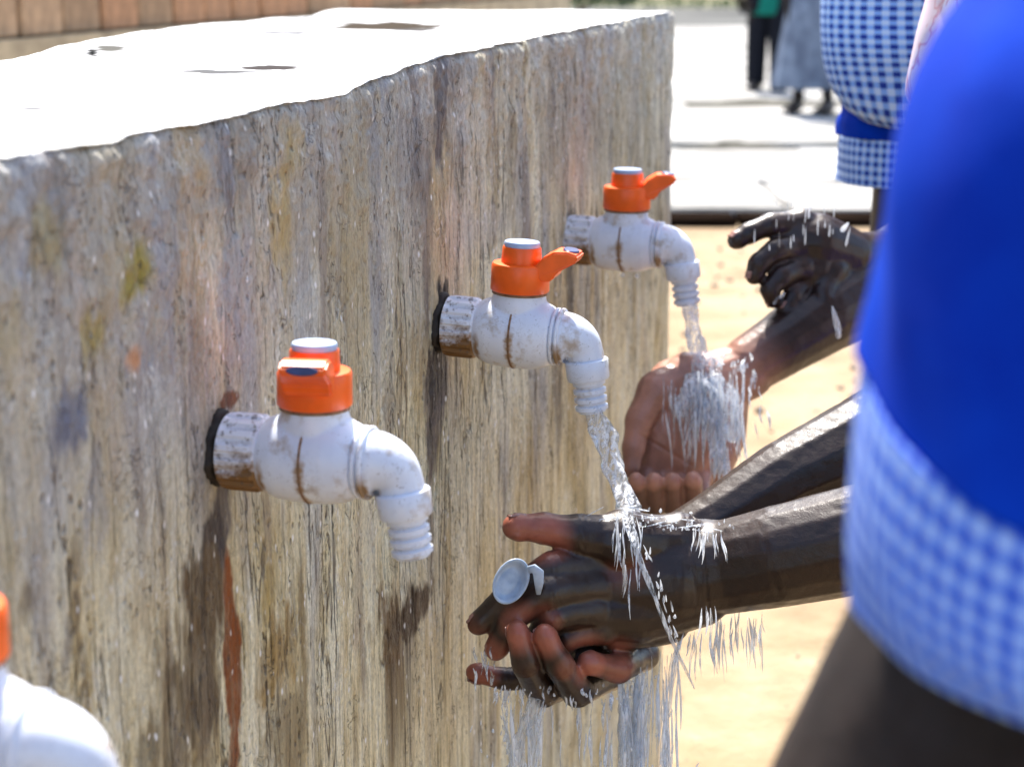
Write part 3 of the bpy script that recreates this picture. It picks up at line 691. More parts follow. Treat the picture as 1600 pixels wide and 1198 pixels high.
M_NAIL = mat_simple('fingernail_horn', (.30, .16, .13), .25, .1, 200)
def build_flesh(name, chains, vox, sm, mat, parent, palmdir=None, tips=(), creases=(), palm_region=None, off=None, lo=.0, hi=.6, amt=1.0):
    bm = bmesh.new()
    for c in chains: sph_chain(bm, c, 12 if len(c) > 8 else 16)
    if off is not None: bmesh.ops.translate(bm, vec=-Vector(off), verts=bm.verts)
    me = bpy.data.meshes.new(name); bm.to_mesh(me); bm.free()
    o = link(name, me, mat, parent); remesh(o, vox, sm); me = o.data
    n = len(me.vertices); co = np.empty(n*3); me.vertices.foreach_get('co', co); co = co.reshape(-1, 3)
    no = np.empty(n*3); me.vertices.foreach_get('normal', no); no = no.reshape(-1, 3)
    offv = np.array(off if off is not None else (0, 0, 0))
    for (p, axis, R, dep, wd_) in creases:
        p = np.array(p)-offv; ax = np.array(axis)/np.linalg.norm(axis); d = co-p; t = d @ ax; rad = np.linalg.norm(d-t[:, None]*ax, axis=1)
        m = np.exp(-(t/wd_)**2)*np.clip(1-(rad/R-1)*3, 0, 1)*(rad < R*1.4); co -= no*(m*dep)[:, None]
    nz = fbm(co[:, 0]*90+co[:, 1]*40, co[:, 2]*90+co[:, 1]*60, 300, 3)-.5; co += no*(nz*.0007)[:, None]
    me.vertices.foreach_set('co', co.reshape(-1)); me.update()
    pw = np.zeros(n)
    if palmdir is not None:
        f = no @ np.array(Vector(palmdir).normalized()); pw = np.clip((f-lo)/(hi-lo), 0, 1)*amt
        if palm_region is not None:
            c_, r_ = palm_region; dd = np.linalg.norm(co-(np.array(c_)-offv), axis=1); pw *= np.clip((r_-dd)/(r_*.25), 0, 1)
    tn = np.clip(.62+.75*(no @ np.array((.05, -.75, .35)))+(fbm(co[:, 0]*160, co[:, 2]*160, 310, 3)-.5)*.7, .15, 1)
    for (p, r, a) in tips:
        dd = np.linalg.norm(co-(np.array(p)-offv), axis=1); q = np.clip((1.25-dd/r)*1.3, 0, 1); pw = np.maximum(pw, a*q*q*(3-2*q)*tn)
    A = me.attributes.new('palm', 'FLOAT', 'POINT'); A.data.foreach_set('value', pw.astype(np.float32))
    return o
def fing_creases(ch, at_idx=(1, 2)):
    out = []
    for k in at_idx:
        if k < len(ch)-1:
            p = ch[k][0]; ax = (ch[k+1][0]-ch[k-1][0]).normalized()
            for s in (-.0022, 0, .0022): out.append((p+ax*s, ax, ch[k][1]*1.1, .0006, .0006))
    return out
def join_into(o, others):
    bm = bmesh.new(); bm.from_mesh(o.data)
    for x in others: bm.from_mesh(x.data)
    bm.to_mesh(o.data); bm.free()
    for x in others: d = x.data; bpy.data.objects.remove(x); bpy.data.meshes.remove(d)
    o.data.polygons.foreach_set('use_smooth', [True]*len(o.data.polygons))
    return o
def torso_chains(hip, chest, neck, head, hipw, legs, shoulders, hs=.095):
    V = Vector; side = (V(shoulders[1])-V(shoulders[0])).normalized(); c = []
    c.append([(V(hip)-side*hipw*.5, hipw*.62), (V(hip)+side*hipw*.5, hipw*.62)])
    c.append([(V(hip), hipw*.8), ((V(hip)+V(chest))/2, hipw*.72), (V(chest), hipw*.86), (V(neck)*.8+V(chest)*.2, .05), (V(neck), .045), ((V(neck)+V(head))/2, .045)])
    c.append([(V(shoulders[0]), .048), (V(chest), hipw*.7), (V(shoulders[1]), .048)])
    for s, leg in zip((-1, 1), legs):
        pts = [V(hip)+side*hipw*.5*s]+[V(p) for p in leg]; rr = [.082, .058, .036, .034]
        c.append(list(zip(pts[:3], [.085, .056, .038])))
        a = pts[2]; c.append([(a+V((0, 0, -.02)), .033), (a+V((-.04, -.03, -.035)), .028), (a+V((-.10, -.05, -.045)), .02)])
    hd = V(head); c.append([(hd+V((0, 0, .015)), hs), (hd+V((0, 0, -.03)), hs*.82)]); f = V((-.75, .3, -.3)).normalized()
    c.append([(hd+f*hs*.55+V((0, 0, -.06)), hs*.55)]); c.append([(hd+f*hs*.95+V((0, 0, -.01)), .012), (hd+f*hs*1.1+V((0, 0, -.035)), .016)])
    for s in (-1, 1): c.append([(hd+side*hs*s+V((0, 0, -.02)), .018), (hd+side*hs*s*1.02+V((0, 0, .01)), .016)])
    return c
def hair_cap(hd, hs, parent, off):
    bm = bmesh.new(); bmesh.ops.create_uvsphere(bm, u_segments=40, v_segments=24, radius=hs*1.06, matrix=Matrix.Translation(Vector(hd)+Vector((.012, -.004, .028))))
    for v in bm.verts: v.co += (v.co-Vector(hd)).normalized()*random.uniform(0, .004)
    return from_bm('hair', bm, M_HAIR, parent, True, off)
def face_bits(hd, hs, side, parent, off):
    f = Vector((-.75, .3, -.3)).normalized(); side = Vector(side).normalized()
    for s in (-1, 1):
        bm = bmesh.new(); bmesh.ops.create_uvsphere(bm, u_segments=12, v_segments=8, radius=.011, matrix=Matrix.Translation(Vector(hd)+f*hs*.9+side*s*.032+Vector((0, 0, .012))))
        from_bm('eye', bm, M_EYE, parent, True, off)
    bm = bmesh.new(); p = Vector(hd)+f*hs*1.06+Vector((0, 0, -.065)); sweep(bm, [p-side*.022, p+f*.003, p+side*.022], [.003, .006, .003], 8); from_bm('mouth', bm, M_SLIP, parent, True, off)
M_EYE = mat_simple('eye_white', (.6, .58, .55), .2, .1, 20); M_SLIP = mat_simple('lips', (.16, .05, .045), .4, .2, 40)
def loft(name, rings, mat, parent, off, nseg=96, sub=6, fold=.0, fn=9, seed=1, thick=.0016, vscale=None):
    """rings: (centre, rx, ry, tilt_x, tilt_y) bottom to top, Catmull-Rom between"""
    R = [(Vector(c), rx, ry, tx, ty) for c, rx, ry, tx, ty in rings]; rows = []; arr = []
    def cr(a, b, c, d, t): return .5*((2*b)+(c-a)*t+(2*a-5*b+4*c-d)*t*t+(3*b-a-3*c+d)*t**3)
    N = len(R)
    for i in range(N-1):
        for s in range(sub if i < N-2 else sub+1):
            t = s/sub; P = [R[max(i-1, 0)], R[i], R[i+1], R[min(i+2, N-1)]]
            arr.append([cr(P[0][k], P[1][k], P[2][k], P[3][k], t) for k in range(5)])
    me_v = []; uvs = []; vacc = 0; prev = None
    for ri, (c, rx, ry, tx, ty) in enumerate(arr):
        if prev is not None: vacc += (c-prev).length
        prev = c; row = []
        for k in range(nseg+1):
            a = 2*math.pi*k/nseg; f = 1+fold*(math.sin(a*fn+ri*.07*seed)+.6*math.sin(a*(fn*2-3)+seed+ri*.11)+.5*math.sin(a*3+ri*.25))*(1-.4*ri/len(arr))
            p = c+Vector((math.cos(a)*rx*f, math.sin(a)*ry*f, math.cos(a)*rx*tx+math.sin(a)*ry*ty)); row.append(p)
            uvs.append((a*(rings[0][1]+rings[0][2])/2, vacc))
        rows.append(row)
    nc = nseg+1; vs_ = [p-Vector(off) for r in rows for p in r]
    fs = [(i*nc+k, i*nc+k+1, (i+1)*nc+k+1, (i+1)*nc+k) for i in range(len(rows)-1) for k in range(nseg)]
    me = bpy.data.meshes.new(name); me.from_pydata([tuple(v) for v in vs_], [], fs)
    ul = me.uv_layers.new(name='UVMap'); vi = np.empty(len(me.loops), int); me.loops.foreach_get('vertex_index', vi)
    ul.data.foreach_set('uv', np.array(uvs)[vi].reshape(-1))
    o = link(name, me, mat, parent); s = o.modifiers.new('thickness', 'SOLIDIFY'); s.thickness = thick; s.offset = 0
    return o

# ---- child holding hands under the middle tap
base = Vector((.55, 1.5, 0))
kidC = empty('person', base)
tag(kidC, 'child rubbing both wet hands round a small plastic cap under the middle tap', 'person')
shC = (Vector((.42, 1.42, 1.16)), Vector((.50, 1.72, 1.18)))
a1 = pc([(1800, 820, 1.40, 112), (1500, 815, 1.43, 100), (1340, 842, 1.45, 86), (1220, 868, 1.465, 80), (1140, 884, 1.48, 74), (1080, 893, 1.485, 72)])
a1 = [(shC[0], .05), (a1[0][0]+Vector((.03, 0, .12)), .048)]+a1
h1 = [pc([(1110, 885, 1.485, 74), (1020, 895, 1.487, 74), (950, 905, 1.487, 58)]), pc([(1100, 860, 1.485, 50), (1000, 852, 1.485, 44), (920, 868, 1.48, 30)]),
      pc([(1090, 925, 1.485, 55), (1000, 950, 1.483, 56), (920, 955, 1.475, 44)]), pc([(1040, 965, 1.49, 42), (960, 985, 1.485, 34)]), pc([(1060, 900, 1.487, 80), (975, 912, 1.487, 68), (915, 915, 1.484, 50)])]
th = pc([(1060, 848, 1.48, 48), (975, 845, 1.47, 50), (905, 836, 1.462, 34), (850, 825, 1.460, 26), (804, 823, 1.457, 23)])
ix = pc([(940, 882, 1.475, 36), (862, 888, 1.452, 28), (800, 925, 1.448, 24), (747, 975, 1.452, 20)])
mi = pc([(930, 915, 1.468, 36), (858, 925, 1.442, 28), (800, 965, 1.446, 24), (775, 1015, 1.456, 20)])
ri = pc([(925, 950, 1.466, 34), (865, 962, 1.446, 27), (840, 1000, 1.462, 22), (868, 1018, 1.48, 19)])
pi_ = pc([(940, 980, 1.47, 28), (885, 995, 1.462, 23), (880, 1022, 1.48, 19)])
a2 = pc([(1800, 520, 1.64, 90), (1500, 620, 1.60, 88), (1365, 690, 1.585, 80), (1230, 752, 1.572, 66), (1120, 818, 1.56, 54), (1060, 850, 1.555, 48), (1010, 930, 1.55, 50)])
a2 = [(shC[1], .05), (a2[0][0]+Vector((.03, 0, .10)), .046)]+a2
h2 = [pc([(1010, 915, 1.55, 46), (950, 1005, 1.54, 42)]), pc([(985, 995, 1.54, 34), (900, 1042, 1.53, 34)]), pc([(950, 990, 1.52, 34), (890, 1030, 1.51, 30)])]
f2 = [pc([(910, 1040, 1.548, 27), (835, 1056, 1.542, 22), (790, 1060, 1.538, 19), (742, 1050, 1.534, 17)]),
      pc([(905, 1055, 1.53, 28), (848, 1078, 1.475, 27), (822, 1035, 1.434, 24), (808, 985, 1.428, 20)]),
      pc([(950, 1052, 1.525, 28), (902, 1078, 1.470, 27), (874, 1038, 1.432, 24), (851, 990, 1.424, 20)]),
      pc([(1005, 1022, 1.52, 26), (965, 1044, 1.475, 24), (918, 1034, 1.452, 20)])]
cr_ = []
for f_ in (th, ix, mi, ri, *f2): cr_ += fing_creases(f_)
wr = a1[-1][0]
cr_ += [(wr+Vector((.008*k, 0, 0)), (1, 0, .12), .05, .0007, .0008) for k in (0, 1)]
tips = [(th[-1][0]+Vector((0, 0, -.004)), .028, .95), (th[-2][0]+Vector((0, -.01, -.004)), .022, .9), (ix[-1][0], .010, .5), (mi[-1][0], .016, .9)]+[(f_[-1][0]+Vector((0, -.004, .004)), .021, 1.0) for f_ in f2]+[(f2[3][-2][0]+Vector((0, -.01, .008)), .020, .7), (f2[1][-2][0], .011, .3), (f2[2][-2][0]+Vector((0.01, -.01, 0)), .014, .5), (h1[1][1][0]+Vector((-.01, -.02, -.012)), .022, .35)]
arms = build_flesh('body', [a1, *h1, *[fing(q) for q in (th, ix, mi, ri, pi_)], a2, *h2, *[fing(q) for q in f2]], .0015, 5, M_SKIN_A, kidC, None, tips, cr_, off=base)
tc = torso_chains((.72, 1.55, .85), (.56, 1.57, 1.14), (.48, 1.57, 1.28), (.42, 1.57, 1.38), .12, [[(.70, 1.47, .46), (.72, 1.46, .07)], [(.72, 1.66, .46), (.74, 1.66, .07)]], shC)
tb_ = build_flesh('torso', tc, .008, 3, M_SKIN_A, kidC, off=base)
join_into(arms, [tb_])
for f_, dv in ((th, (0, .3, 1)), (ix, (-1, .2, .6)), (mi, (-1, .2, .3)), (f2[0], (0, 0, -1)), (f2[1], (-.8, .5, .2)), (f2[2], (-.6, .9, 0))): nail(f_, dv, kidC, base)
loft('shirt', [((.70, 1.55, .78), .15, .17, 0, 0), ((.70, 1.56, .95), .14, .17, 0, 0), ((.60, 1.57, 1.10), .15, .18, -.3, 0), ((.52, 1.57, 1.22), .13, .17, -.6, 0), ((.47, 1.57, 1.28), .05, .06, -.7, 0)], M_PINK, kidC, base, fold=.03)
# loose pale shirt tail that shows between the gingham blouse and the blue dress
loft('shirt_front', [(at(1450, 178, 1.80), .010, .01, 0, 0), (at(1474, 140, 1.80), .035, .04, 0, 0), (at(1512, 60, 1.80), .048, .06, 0, 0), (at(1545, -40, 1.80), .052, .07, 0, 0), (at(1560, -180, 1.78), .06, .08, 0, 0)], M_PINK, kidC, base, fold=.05, fn=6)
loft('shorts', [((.71, 1.55, .55), .17, .2, 0, 0), ((.72, 1.55, .7), .155, .185, 0, 0), ((.72, 1.55, .88), .13, .155, 0, 0)], M_BLUE, kidC, base, fold=.03)
hair_cap((.42, 1.57, 1.38), .095, kidC, base); face_bits((.42, 1.57, 1.38), .095, (0, 1, 0), kidC, base)
# small cap held in the hand
capc = at(797, 908, 1.428); cr0 = empty('plastic_cap', capc)
tag(cr0, 'small translucent pale blue bottle cap with a tab, pinched in the wet hands', 'bottle cap')
M_CAP = NT('frosted_plastic', Base_Color=(.55, .66, .80, 1), Roughness=.35); M_CAP.b.inputs['Transmission Weight'].default_value = .35; M_CAP.col(M_CAP.ramp(M_CAP.noise(M_CAP.coord(), 90, 3), [(.35, (.42, .52, .66)), (.65, (.66, .76, .88))])); M_CAP = M_CAP.m
bm = bmesh.new(); lathe(bm, [(-.007, .0135), (.002, .0178), (.0036, .0182), (.0042, .0172), (.0030, .0155), (-.0035, .0140), (-.0042, .0100), (-.0022, .0075), (-.0034, .003)], (0, 0, 0), (0, 0, 1), 40)
for v in bm.verts: v.co.y *= 1.0; v.co.x *= .70
ang = math.radians(-32)
rot = Matrix.Rotation(ang, 4, Vector((0, 1, 0)).normalized()) @ Matrix.Rotation(math.radians(68), 4, 'X')
rot = Matrix.Rotation(math.radians(32), 4, 'Y') @ Matrix.Rotation(math.radians(66), 4, 'X')
for v in bm.verts: v.co = rot @ v.co
from_bm('lid', bm, M_CAP, cr0)
bm = bmesh.new()
pts = [Vector(p) for p in ((.0135, -.002, .010), (.0175, -.003, .011), (.021, -.004, .008), (.0215, -.004, .000), (.021, -.004, -.009))]
sweep(bm, pts, [.003, .0036, .0042, .0036, .0016], 10)
for v in bm.verts: v.co.y = -.003+(v.co.y+.003)*.4
from_bm('tab', bm, M_CAP, cr0)

# ---- child at the farthest tap
base = Vector((.50, 2.42, 0)); kidB = empty('person', base)
tag(kidB, 'child in blue gingham blouse and gingham-hemmed skirt, cupping one palm under the farthest tap', 'person')
shB = (Vector((.62, 2.28, 1.28)), Vector((.66, 2.56, 1.28)))
b1 = pc([(1560, 370, 2.12, 80), (1460, 400, 2.08, 80), (1370, 445, 2.03, 72), (1290, 492, 1.99, 60), (1215, 542, 1.965, 50), (1170, 570, 1.955, 46)])
b1 = [(shB[0], .045), (b1[0][0]+Vector((0, .02, .04)), .044)]+b1
hb = [pc([(1165, 580, 1.955, 46), (1110, 600, 1.955, 52), (1085, 660, 1.955, 58), (1075, 715, 1.955, 50)]), pc([(1100, 590, 1.955, 42), (1050, 600, 1.955, 40), (1040, 680, 1.955, 50), (1030, 720, 1.955, 42)]),
      pc([(1130, 610, 1.96, 42), (1128, 680, 1.96, 38), (1110, 725, 1.955, 36)]), pc([(1075, 690, 1.965, 60)])]
tbm = pc([(1075, 590, 1.950, 40), (1028, 612, 1.935, 34), (1000, 655, 1.925, 24), (990, 700, 1.918, 19), (986, 735, 1.915, 15)])
fb = []
for k, xx in enumerate((994, 1022, 1051, 1083)):
    fb.append(pc([(xx+18-k*2, 735, 1.945, 20), (xx+8, 785, 1.915, 20), (xx+2, 790, 1.885, 17), (xx, 750-(k == 3)*2, 1.868, 15)]))
b2 = pc([(1640, 330, 2.2, 70), (1480, 385, 2.12, 56), (1400, 405, 2.05, 46), (1345, 402, 2.01, 40), (1320, 398, 2.0, 40)])
b2 = [(shB[1], .045), (b2[0][0]+Vector((0, .02, .10)), .042)]+b2
hb2 = [pc([(1325, 398, 2.0, 42), (1275, 380, 1.985, 48), (1250, 375, 1.98, 40)]), pc([(1320, 420, 2.0, 36), (1270, 420, 1.985, 42), (1250, 425, 1.98, 34)])]
fb2 = [pc([(1252, 350, 1.975, 25), (1205, 352, 1.965, 20), (1172, 364, 1.96, 18), (1150, 376, 1.957, 16)]),
       pc([(1250, 385, 1.97, 25), (1212, 392, 1.955, 20), (1186, 412, 1.95, 18), (1178, 432, 1.95, 15)]),
       pc([(1252, 418, 1.97, 25), (1222, 432, 1.955, 20), (1204, 452, 1.95, 17), (1208, 470, 1.955, 14)]),
       pc([(1262, 440, 1.98, 23), (1240, 462, 1.965, 18), (1228, 482, 1.96, 15)]),
       pc([(1300, 425, 1.98, 28), (1286, 462, 1.965, 20), (1298, 495, 1.96, 16), (1306, 515, 1.96, 12)])]
cr_ = []
for f_ in (tbm, *fb, *fb2): cr_ += fing_creases(f_, (1, 2))
pd = (-ray(1070, 650)+Vector((0, 0, .5)))
pal = [(h[1][0] if False else at(1070, 650, 1.93), .11, .95), (at(1040, 700, 1.92), .035, .9), (at(1120, 670, 1.93), .035, .85), (at(990, 700, 1.91), .028, .75)]+[(f_[-1][0]+Vector((0, -.002, .003)), .015, 1.0) for f_ in fb]
body = build_flesh('body', [b1, *hb, fing(tbm), *[fing(q) for q in fb], b2, *hb2, *[fing(q) for q in fb2]], .0017, 5, M_SKIN_B, kidB, None, pal, cr_+[(at(1035, 700, 1.93), (ray(1035, 700)*0+RT*.5+UP*.85), .03, .0016, .0011)], off=base)
tc = torso_chains((.58, 2.42, .93), (.59, 2.42, 1.22), (.56, 2.42, 1.36), (.52, 2.42, 1.47), .105, [[(.60, 2.36, .44), (.68, 2.40, .07)], [(.62, 2.52, .48), (.66, 2.55, .07)]], shB)
tc.append([(Vector((.51, 2.44, .90)), .05), (Vector((.50, 2.41, .78)), .05), (Vector((.60, 2.36, .44)), .045)])
tb_ = build_flesh('torso', tc, .008, 3, M_SKIN_B, kidB, off=base); join_into(body, [tb_])
for f_ in fb2[:4]: nail(f_, (-.6, -.2, .8), kidB, base)
SX = Vector((.045, 0, 0)); c0 = at(1400, 284, 2.40)+SX; c1 = at(1402, 212, 2.40)+SX; c2 = at(1404, 168, 2.40)+SX
loft('skirt_hem', [(c0, .117, .10, 0, 0), (c0.lerp(c1, .5), .1165, .10, 0, 0), (c1, .116, .10, 0, 0)], M_GING_B, kidB, base, fold=.012, sub=10)
loft('skirt', [(c1+Vector((0, 0, .0005)), .1175, .1015, 0, 0), (c1.lerp(c2, .5), .118, .102, 0, 0), (c2, .113, .098, 0, 0), (at(1400, 120, 2.4)+SX, .12, .09, 0, 0)], M_BLUE, kidB, base, fold=.02)
bl_ = []
for lx, py, rx, ry, ty in ((1335, 176, .085, .06, .3), (1312, 158, .105, .08, .2), (1294, 120, .118, .09, 0), (1284, 70, .122, .10, 0), (1284, 10, .120, .10, 0), (1290, -80, .118, .11, 0), (1320, -200, .115, .13, 0), (1360, -290, .09, .12, 0), (1410, -340, .05, .06, 0)):
    bl_.append((at(lx, py, 2.36)+Vector((rx, 0, 0)), rx, ry, 0, ty))
loft('blouse', bl_, M_GING_B, kidB, base, fold=.008, sub=10)
hair_cap((.52, 2.42, 1.47), .095, kidB, base); face_bits((.52, 2.42, 1.47), .095, (0, 1, 0), kidB, base)

# ---- blurred child nearest the camera, right edge
base = Vector((.25, .58, 0)); kidA = empty('person', base)
tag(kidA, 'blurred child in royal blue dress with gingham hem, closest and at the right edge', 'person')
def ringA(lpx, py, rx, ry, d, tx=0, ty=0):
    p = at(lpx, py, d); return (p+Vector((rx, 0, 0)), rx, ry, tx, ty)
DA = .52
hem = [ringA(1352, 978, .120, .103, DA, 0, .02), ringA(1336, 895, .122, .104, DA, 0, .10), ringA(1342, 760, .121, .104, DA, 0, .21), ringA(1358, 640, .120, .103, DA, -.05, .32)]
loft('dress_hem', hem, M_GING_A, kidA, base, fold=.013, fn=7, sub=8, nseg=128)
top_ = ringA(1358, 640, .1205, .1035, DA, -.05, .32)
loft('dress', [top_, ringA(1374, 520, .118, .10, DA, -.03, .25), ringA(1390, 400, .116, .10, DA, 0, .15), ringA(1402, 260, .115, .10, DA), ringA(1432, 150, .115, .10, DA), ringA(1482, 60, .115, .10, DA), ringA(1550, -40, .115, .10, DA), ringA(1580, -180, .11, .10, DA), ringA(1640, -300, .11, .10, DA, .1), ringA(1700, -420, .08, .08, DA, .1), ringA(1800, -480, .05, .05, DA, .1)], M_BLUE, kidA, base, fold=.013, fn=9, sub=8, nseg=128, seed=2)
hp = at(1330, 700, DA)+Vector((.125, 0, 0))
neckA = at(1330, -500, DA)+Vector((.19, 0, 0))
shA = (neckA+Vector((0, -.13, -.06)), neckA+Vector((0, .13, -.06)))
kn = at(1330, 1420, .60); 
tc = torso_chains(hp+Vector((0, 0, -.01)), hp.lerp(neckA, .7), neckA, neckA+Vector((-.03, 0, .13)), .09, [[(hp.x+.02, hp.y-.09, .5), (hp.x+.06, hp.y-.09, .07)], [(hp.x-.22, hp.y+.05, .56), (hp.x-.10, hp.y+.10, .07)]], shA)
for sh in shA: tc.append([(sh, .048), (sh+Vector((.10, 0, -.24)), .04), (sh+Vector((.02, .02, -.45)), .03), (sh+Vector((.0, .02, -.52)), .03)])
build_flesh('body', tc, .006, 3, M_SKIN_DRY, kidA, off=base)
hair_cap(neckA+Vector((-.03, 0, .13)), .095, kidA, base); face_bits(neckA+Vector((-.03, 0, .13)), .095, (0, 1, 0), kidA, base)

# ---- two children far off on the pavement
def far_child(gp, hpx, top_m, bot_m, lab, skirt):
    z0 = .10; g = on_ground(*gp, z0); r = empty('person', g); tag(r, lab, 'person')
    z = lambda h: z0+h; x, y = g.x, g.y
    sh = (Vector((x-.15, y, z(1.15))), Vector((x+.15, y, z(1.15))))
    tc = torso_chains((x, y, z(.75)), (x, y, z(1.08)), (x, y, z(1.26)), (x, y, z(1.38)), .11, [[(x-.07, y, z(.4)), (x-.07, y, z(.07))], [(x+.09, y-.1, z(.4)), (x+.12, y-.15, z(.07))]], sh)
    for s in sh: tc.append([(s, .045), (s+Vector((.03 if s.x > x else -.03, 0, -.26)), .036), (s+Vector((0, -.05, -.48)), .03), (s+Vector((0, -.06, -.56)), .028)])
    build_flesh('body', tc, .012, 3, M_SKIN_DRY, r, off=g)
    loft('shirt', [((x, y, z(.62)), .165, .14, 0, 0), ((x, y, z(.85)), .15, .12, 0, 0), ((x, y, z(1.1)), .19, .12, 0, 0), ((x, y, z(1.2)), .13, .1, 0, 0), ((x, y, z(1.24)), .06, .06, 0, 0)], top_m, r, g, 48, 4, .03)
    if skirt: loft('skirt', [((x, y, z(.17)), .26, .2, 0, 0), ((x, y, z(.4)), .22, .18, 0, 0), ((x, y, z(.7)), .17, .15, 0, 0), ((x, y, z(.8)), .15, .13, 0, 0)], bot_m, r, g, 64, 5, .05, 11)
    else:
        for s, dy in ((-1, 0), (1, -.1)):
            loft('trouser_leg', [((x+s*.09, y+dy*1.2, z(.06)), .075, .09, 0, 0), ((x+s*.085, y+dy, z(.4)), .085, .09, 0, 0), ((x+s*.07, y, z(.78)), .10, .11, 0, 0)], bot_m, r, g, 32, 4, .03)
    for s, dy in ((-.08, 0), (.12, -.15)):
        bm = bmesh.new(); sph_chain(bm, [(Vector((x+s, y+dy, z(.05))), .05), (Vector((x+s-.05, y+dy-.10, z(.035))), .04)], 16); from_bm('shoe', bm, M_SHOE, r, True, g)
    hair_cap((x, y, z(1.38)), .095, r, g)
far_child((1197, 142), 0, M_GREEN, M_BLACK, 'distant child in teal green shirt and black trousers on the pale pavement', False)
far_child((1262, 176), 0, M_GREY, M_GREY, 'distant child in long grey blue dress and dark shoes, right of the black trousers', True)

# ------------------------------------------------------------------ water
def stream(name, pts, rads, seed, mat, lab=None, parent=None, n=18, amp=.28):
    """irregular rope of water through pts"""
    P = []; R = []
    K = len(pts)
    for i in range(K-1):
        for s in range(14):
            t = s/14; a, b, c, d = [Vector(pts[min(max(j, 0), K-1)]) for j in (i-1, i, i+1, i+2)]
            P.append(.5*((2*b)+(c-a)*t+(2*a-5*b+4*c-d)*t*t+(3*b-a-3*c+d)*t**3)); R.append(rads[i]*(1-t)+rads[i+1]*t)
    P.append(Vector(pts[-1])); R.append(rads[-1]); bm = bmesh.new(); rows = []
    for i, p in enumerate(P):
        tg = (P[min(i+1, len(P)-1)]-P[max(i-1, 0)]).normalized(); ax = tg.orthogonal().normalized() if i == 0 else (ax-tg*ax.dot(tg)).normalized(); bx = tg.cross(ax); row = []
        for k in range(n):
            a = 2*math.pi*k/n
            f = 1+amp*(math.sin(3*a+i*.33+seed)+.7*math.sin(5*a-i*.21+seed*2)+.6*math.sin(2*a+i*.55+seed*3)*math.sin(i*.3))*min(1, i/8)
            row.append(bm.verts.new(p+(ax*math.cos(a)+bx*math.sin(a)*.8)*R[i]*max(.2, f)))
        rows.append(row)
    for a, b in zip(rows, rows[1:]):
        for k in range(n): bm.faces.new((a[k], a[(k+1) % n], b[(k+1) % n], b[k]))
    bm.faces.new(rows[0][::-1]); bm.faces.new(rows[-1])
    return from_bm(name, bm, mat, parent)
def streak(bm, p, d, L, r, n=6):
    """thin drop stretched along d"""
    d = Vector(d).normalized(); lathe(bm, [(-L/2, r*.1), (-L*.3, r*.55), (L*.1, r), (L*.38, r*.9), (L*.5, r*.15)], p, d, n)
T3, T4 = TIPW[2], TIPW[3]
s3 = stream('water_stream', [T3+Vector((0, 0, .004)), at(945, 690, 1.525), at(966, 750, 1.505), at(984, 815, 1.468)], [.0075, .0085, .0070, .0095], 1.3, M_WATER)
tag(s3, 'twisting clear water stream falling from the middle tap onto the wrist', 'water stream', 'water running from the open taps')
s4 = stream('water_stream', [T4+Vector((0, 0, .004)), at(1084, 520, 1.925), at(1096, 565, 1.915), at(1104, 610, 1.905)], [.0072, .0072, .0095, .016], 4.1, M_WATER)
tag(s4, 'clear water stream falling from the farthest tap onto the open palm', 'water stream', 'water running from the open taps')
# sheet and splash over the far palm
def spray(name, specs, lab, mat=M_SPLASH, seed=1):
    rnd = random.Random(seed); bm = bmesh.new()
    for (x0, y0, x1, y1, sx, d, dd, n, L, r) in specs:
        for k in range(n):
            t = rnd.random(); x = x0+(x1-x0)*t+rnd.gauss(0, sx); y = y0+(y1-y0)*t+rnd.gauss(0, sx*.7); p = at(x, y, d+rnd.uniform(-dd, dd))
            v = Vector(((x1-x0)*.0006+rnd.gauss(0, .12), rnd.gauss(0, .1), -1)); streak(bm, p, v, L*rnd.uniform(.4, 1.5), r*rnd.uniform(.5, 1.3))
    return tag(from_bm(name, bm, mat), lab, 'water', kind='stuff')
def ribbons(name, specs, lab, seed=1, extra=()):
    rnd = random.Random(seed); bm = bmesh.new()
    for (x0, x1, y0, y1, fan, L0, L1, d0, d1, n, r0, r1) in specs:
        for k in range(n):
            t = rnd.random(); xs = x0+(x1-x0)*t; ys = y0+(y1-y0)*rnd.random()**1.3; Lp = rnd.uniform(L0, L1); dd = d0+(d1-d0)*rnd.random(); sl = fan*(t-.5)+rnd.gauss(0, .04); r = r0+(r1-r0)*rnd.random()**2
            m_ = 5+int(Lp/18); P_ = []; R_ = []; ph = rnd.uniform(0, 6)
            for q in range(m_+1):
                u_ = q/m_; P_.append(at(xs+sl*Lp*u_+1.6*math.sin(u_*5+ph), ys+Lp*u_, dd+.004*math.sin(u_*3+ph))); R_.append(r*math.sin(math.pi*min(1, .04+.96*u_))*(1+.22*math.sin(q*1.1+ph))+.00012)
            sweep(bm, P_, R_, 8)
    for (x0, y0, x1, y1, sx, d, dd, n, L, r) in extra:
        for k in range(n):
            t = rnd.random(); x = x0+(x1-x0)*t+rnd.gauss(0, sx); y = y0+(y1-y0)*t+rnd.gauss(0, sx*.7)
            streak(bm, at(x, y, d+rnd.uniform(-dd, dd)), (rnd.gauss(0, .25), rnd.gauss(0, .1), -1), L*rnd.uniform(.3, 1.4), r*rnd.uniform(.5, 1.3))
    return tag(from_bm(name, bm, M_SPLASH), lab, 'water', kind='stuff')
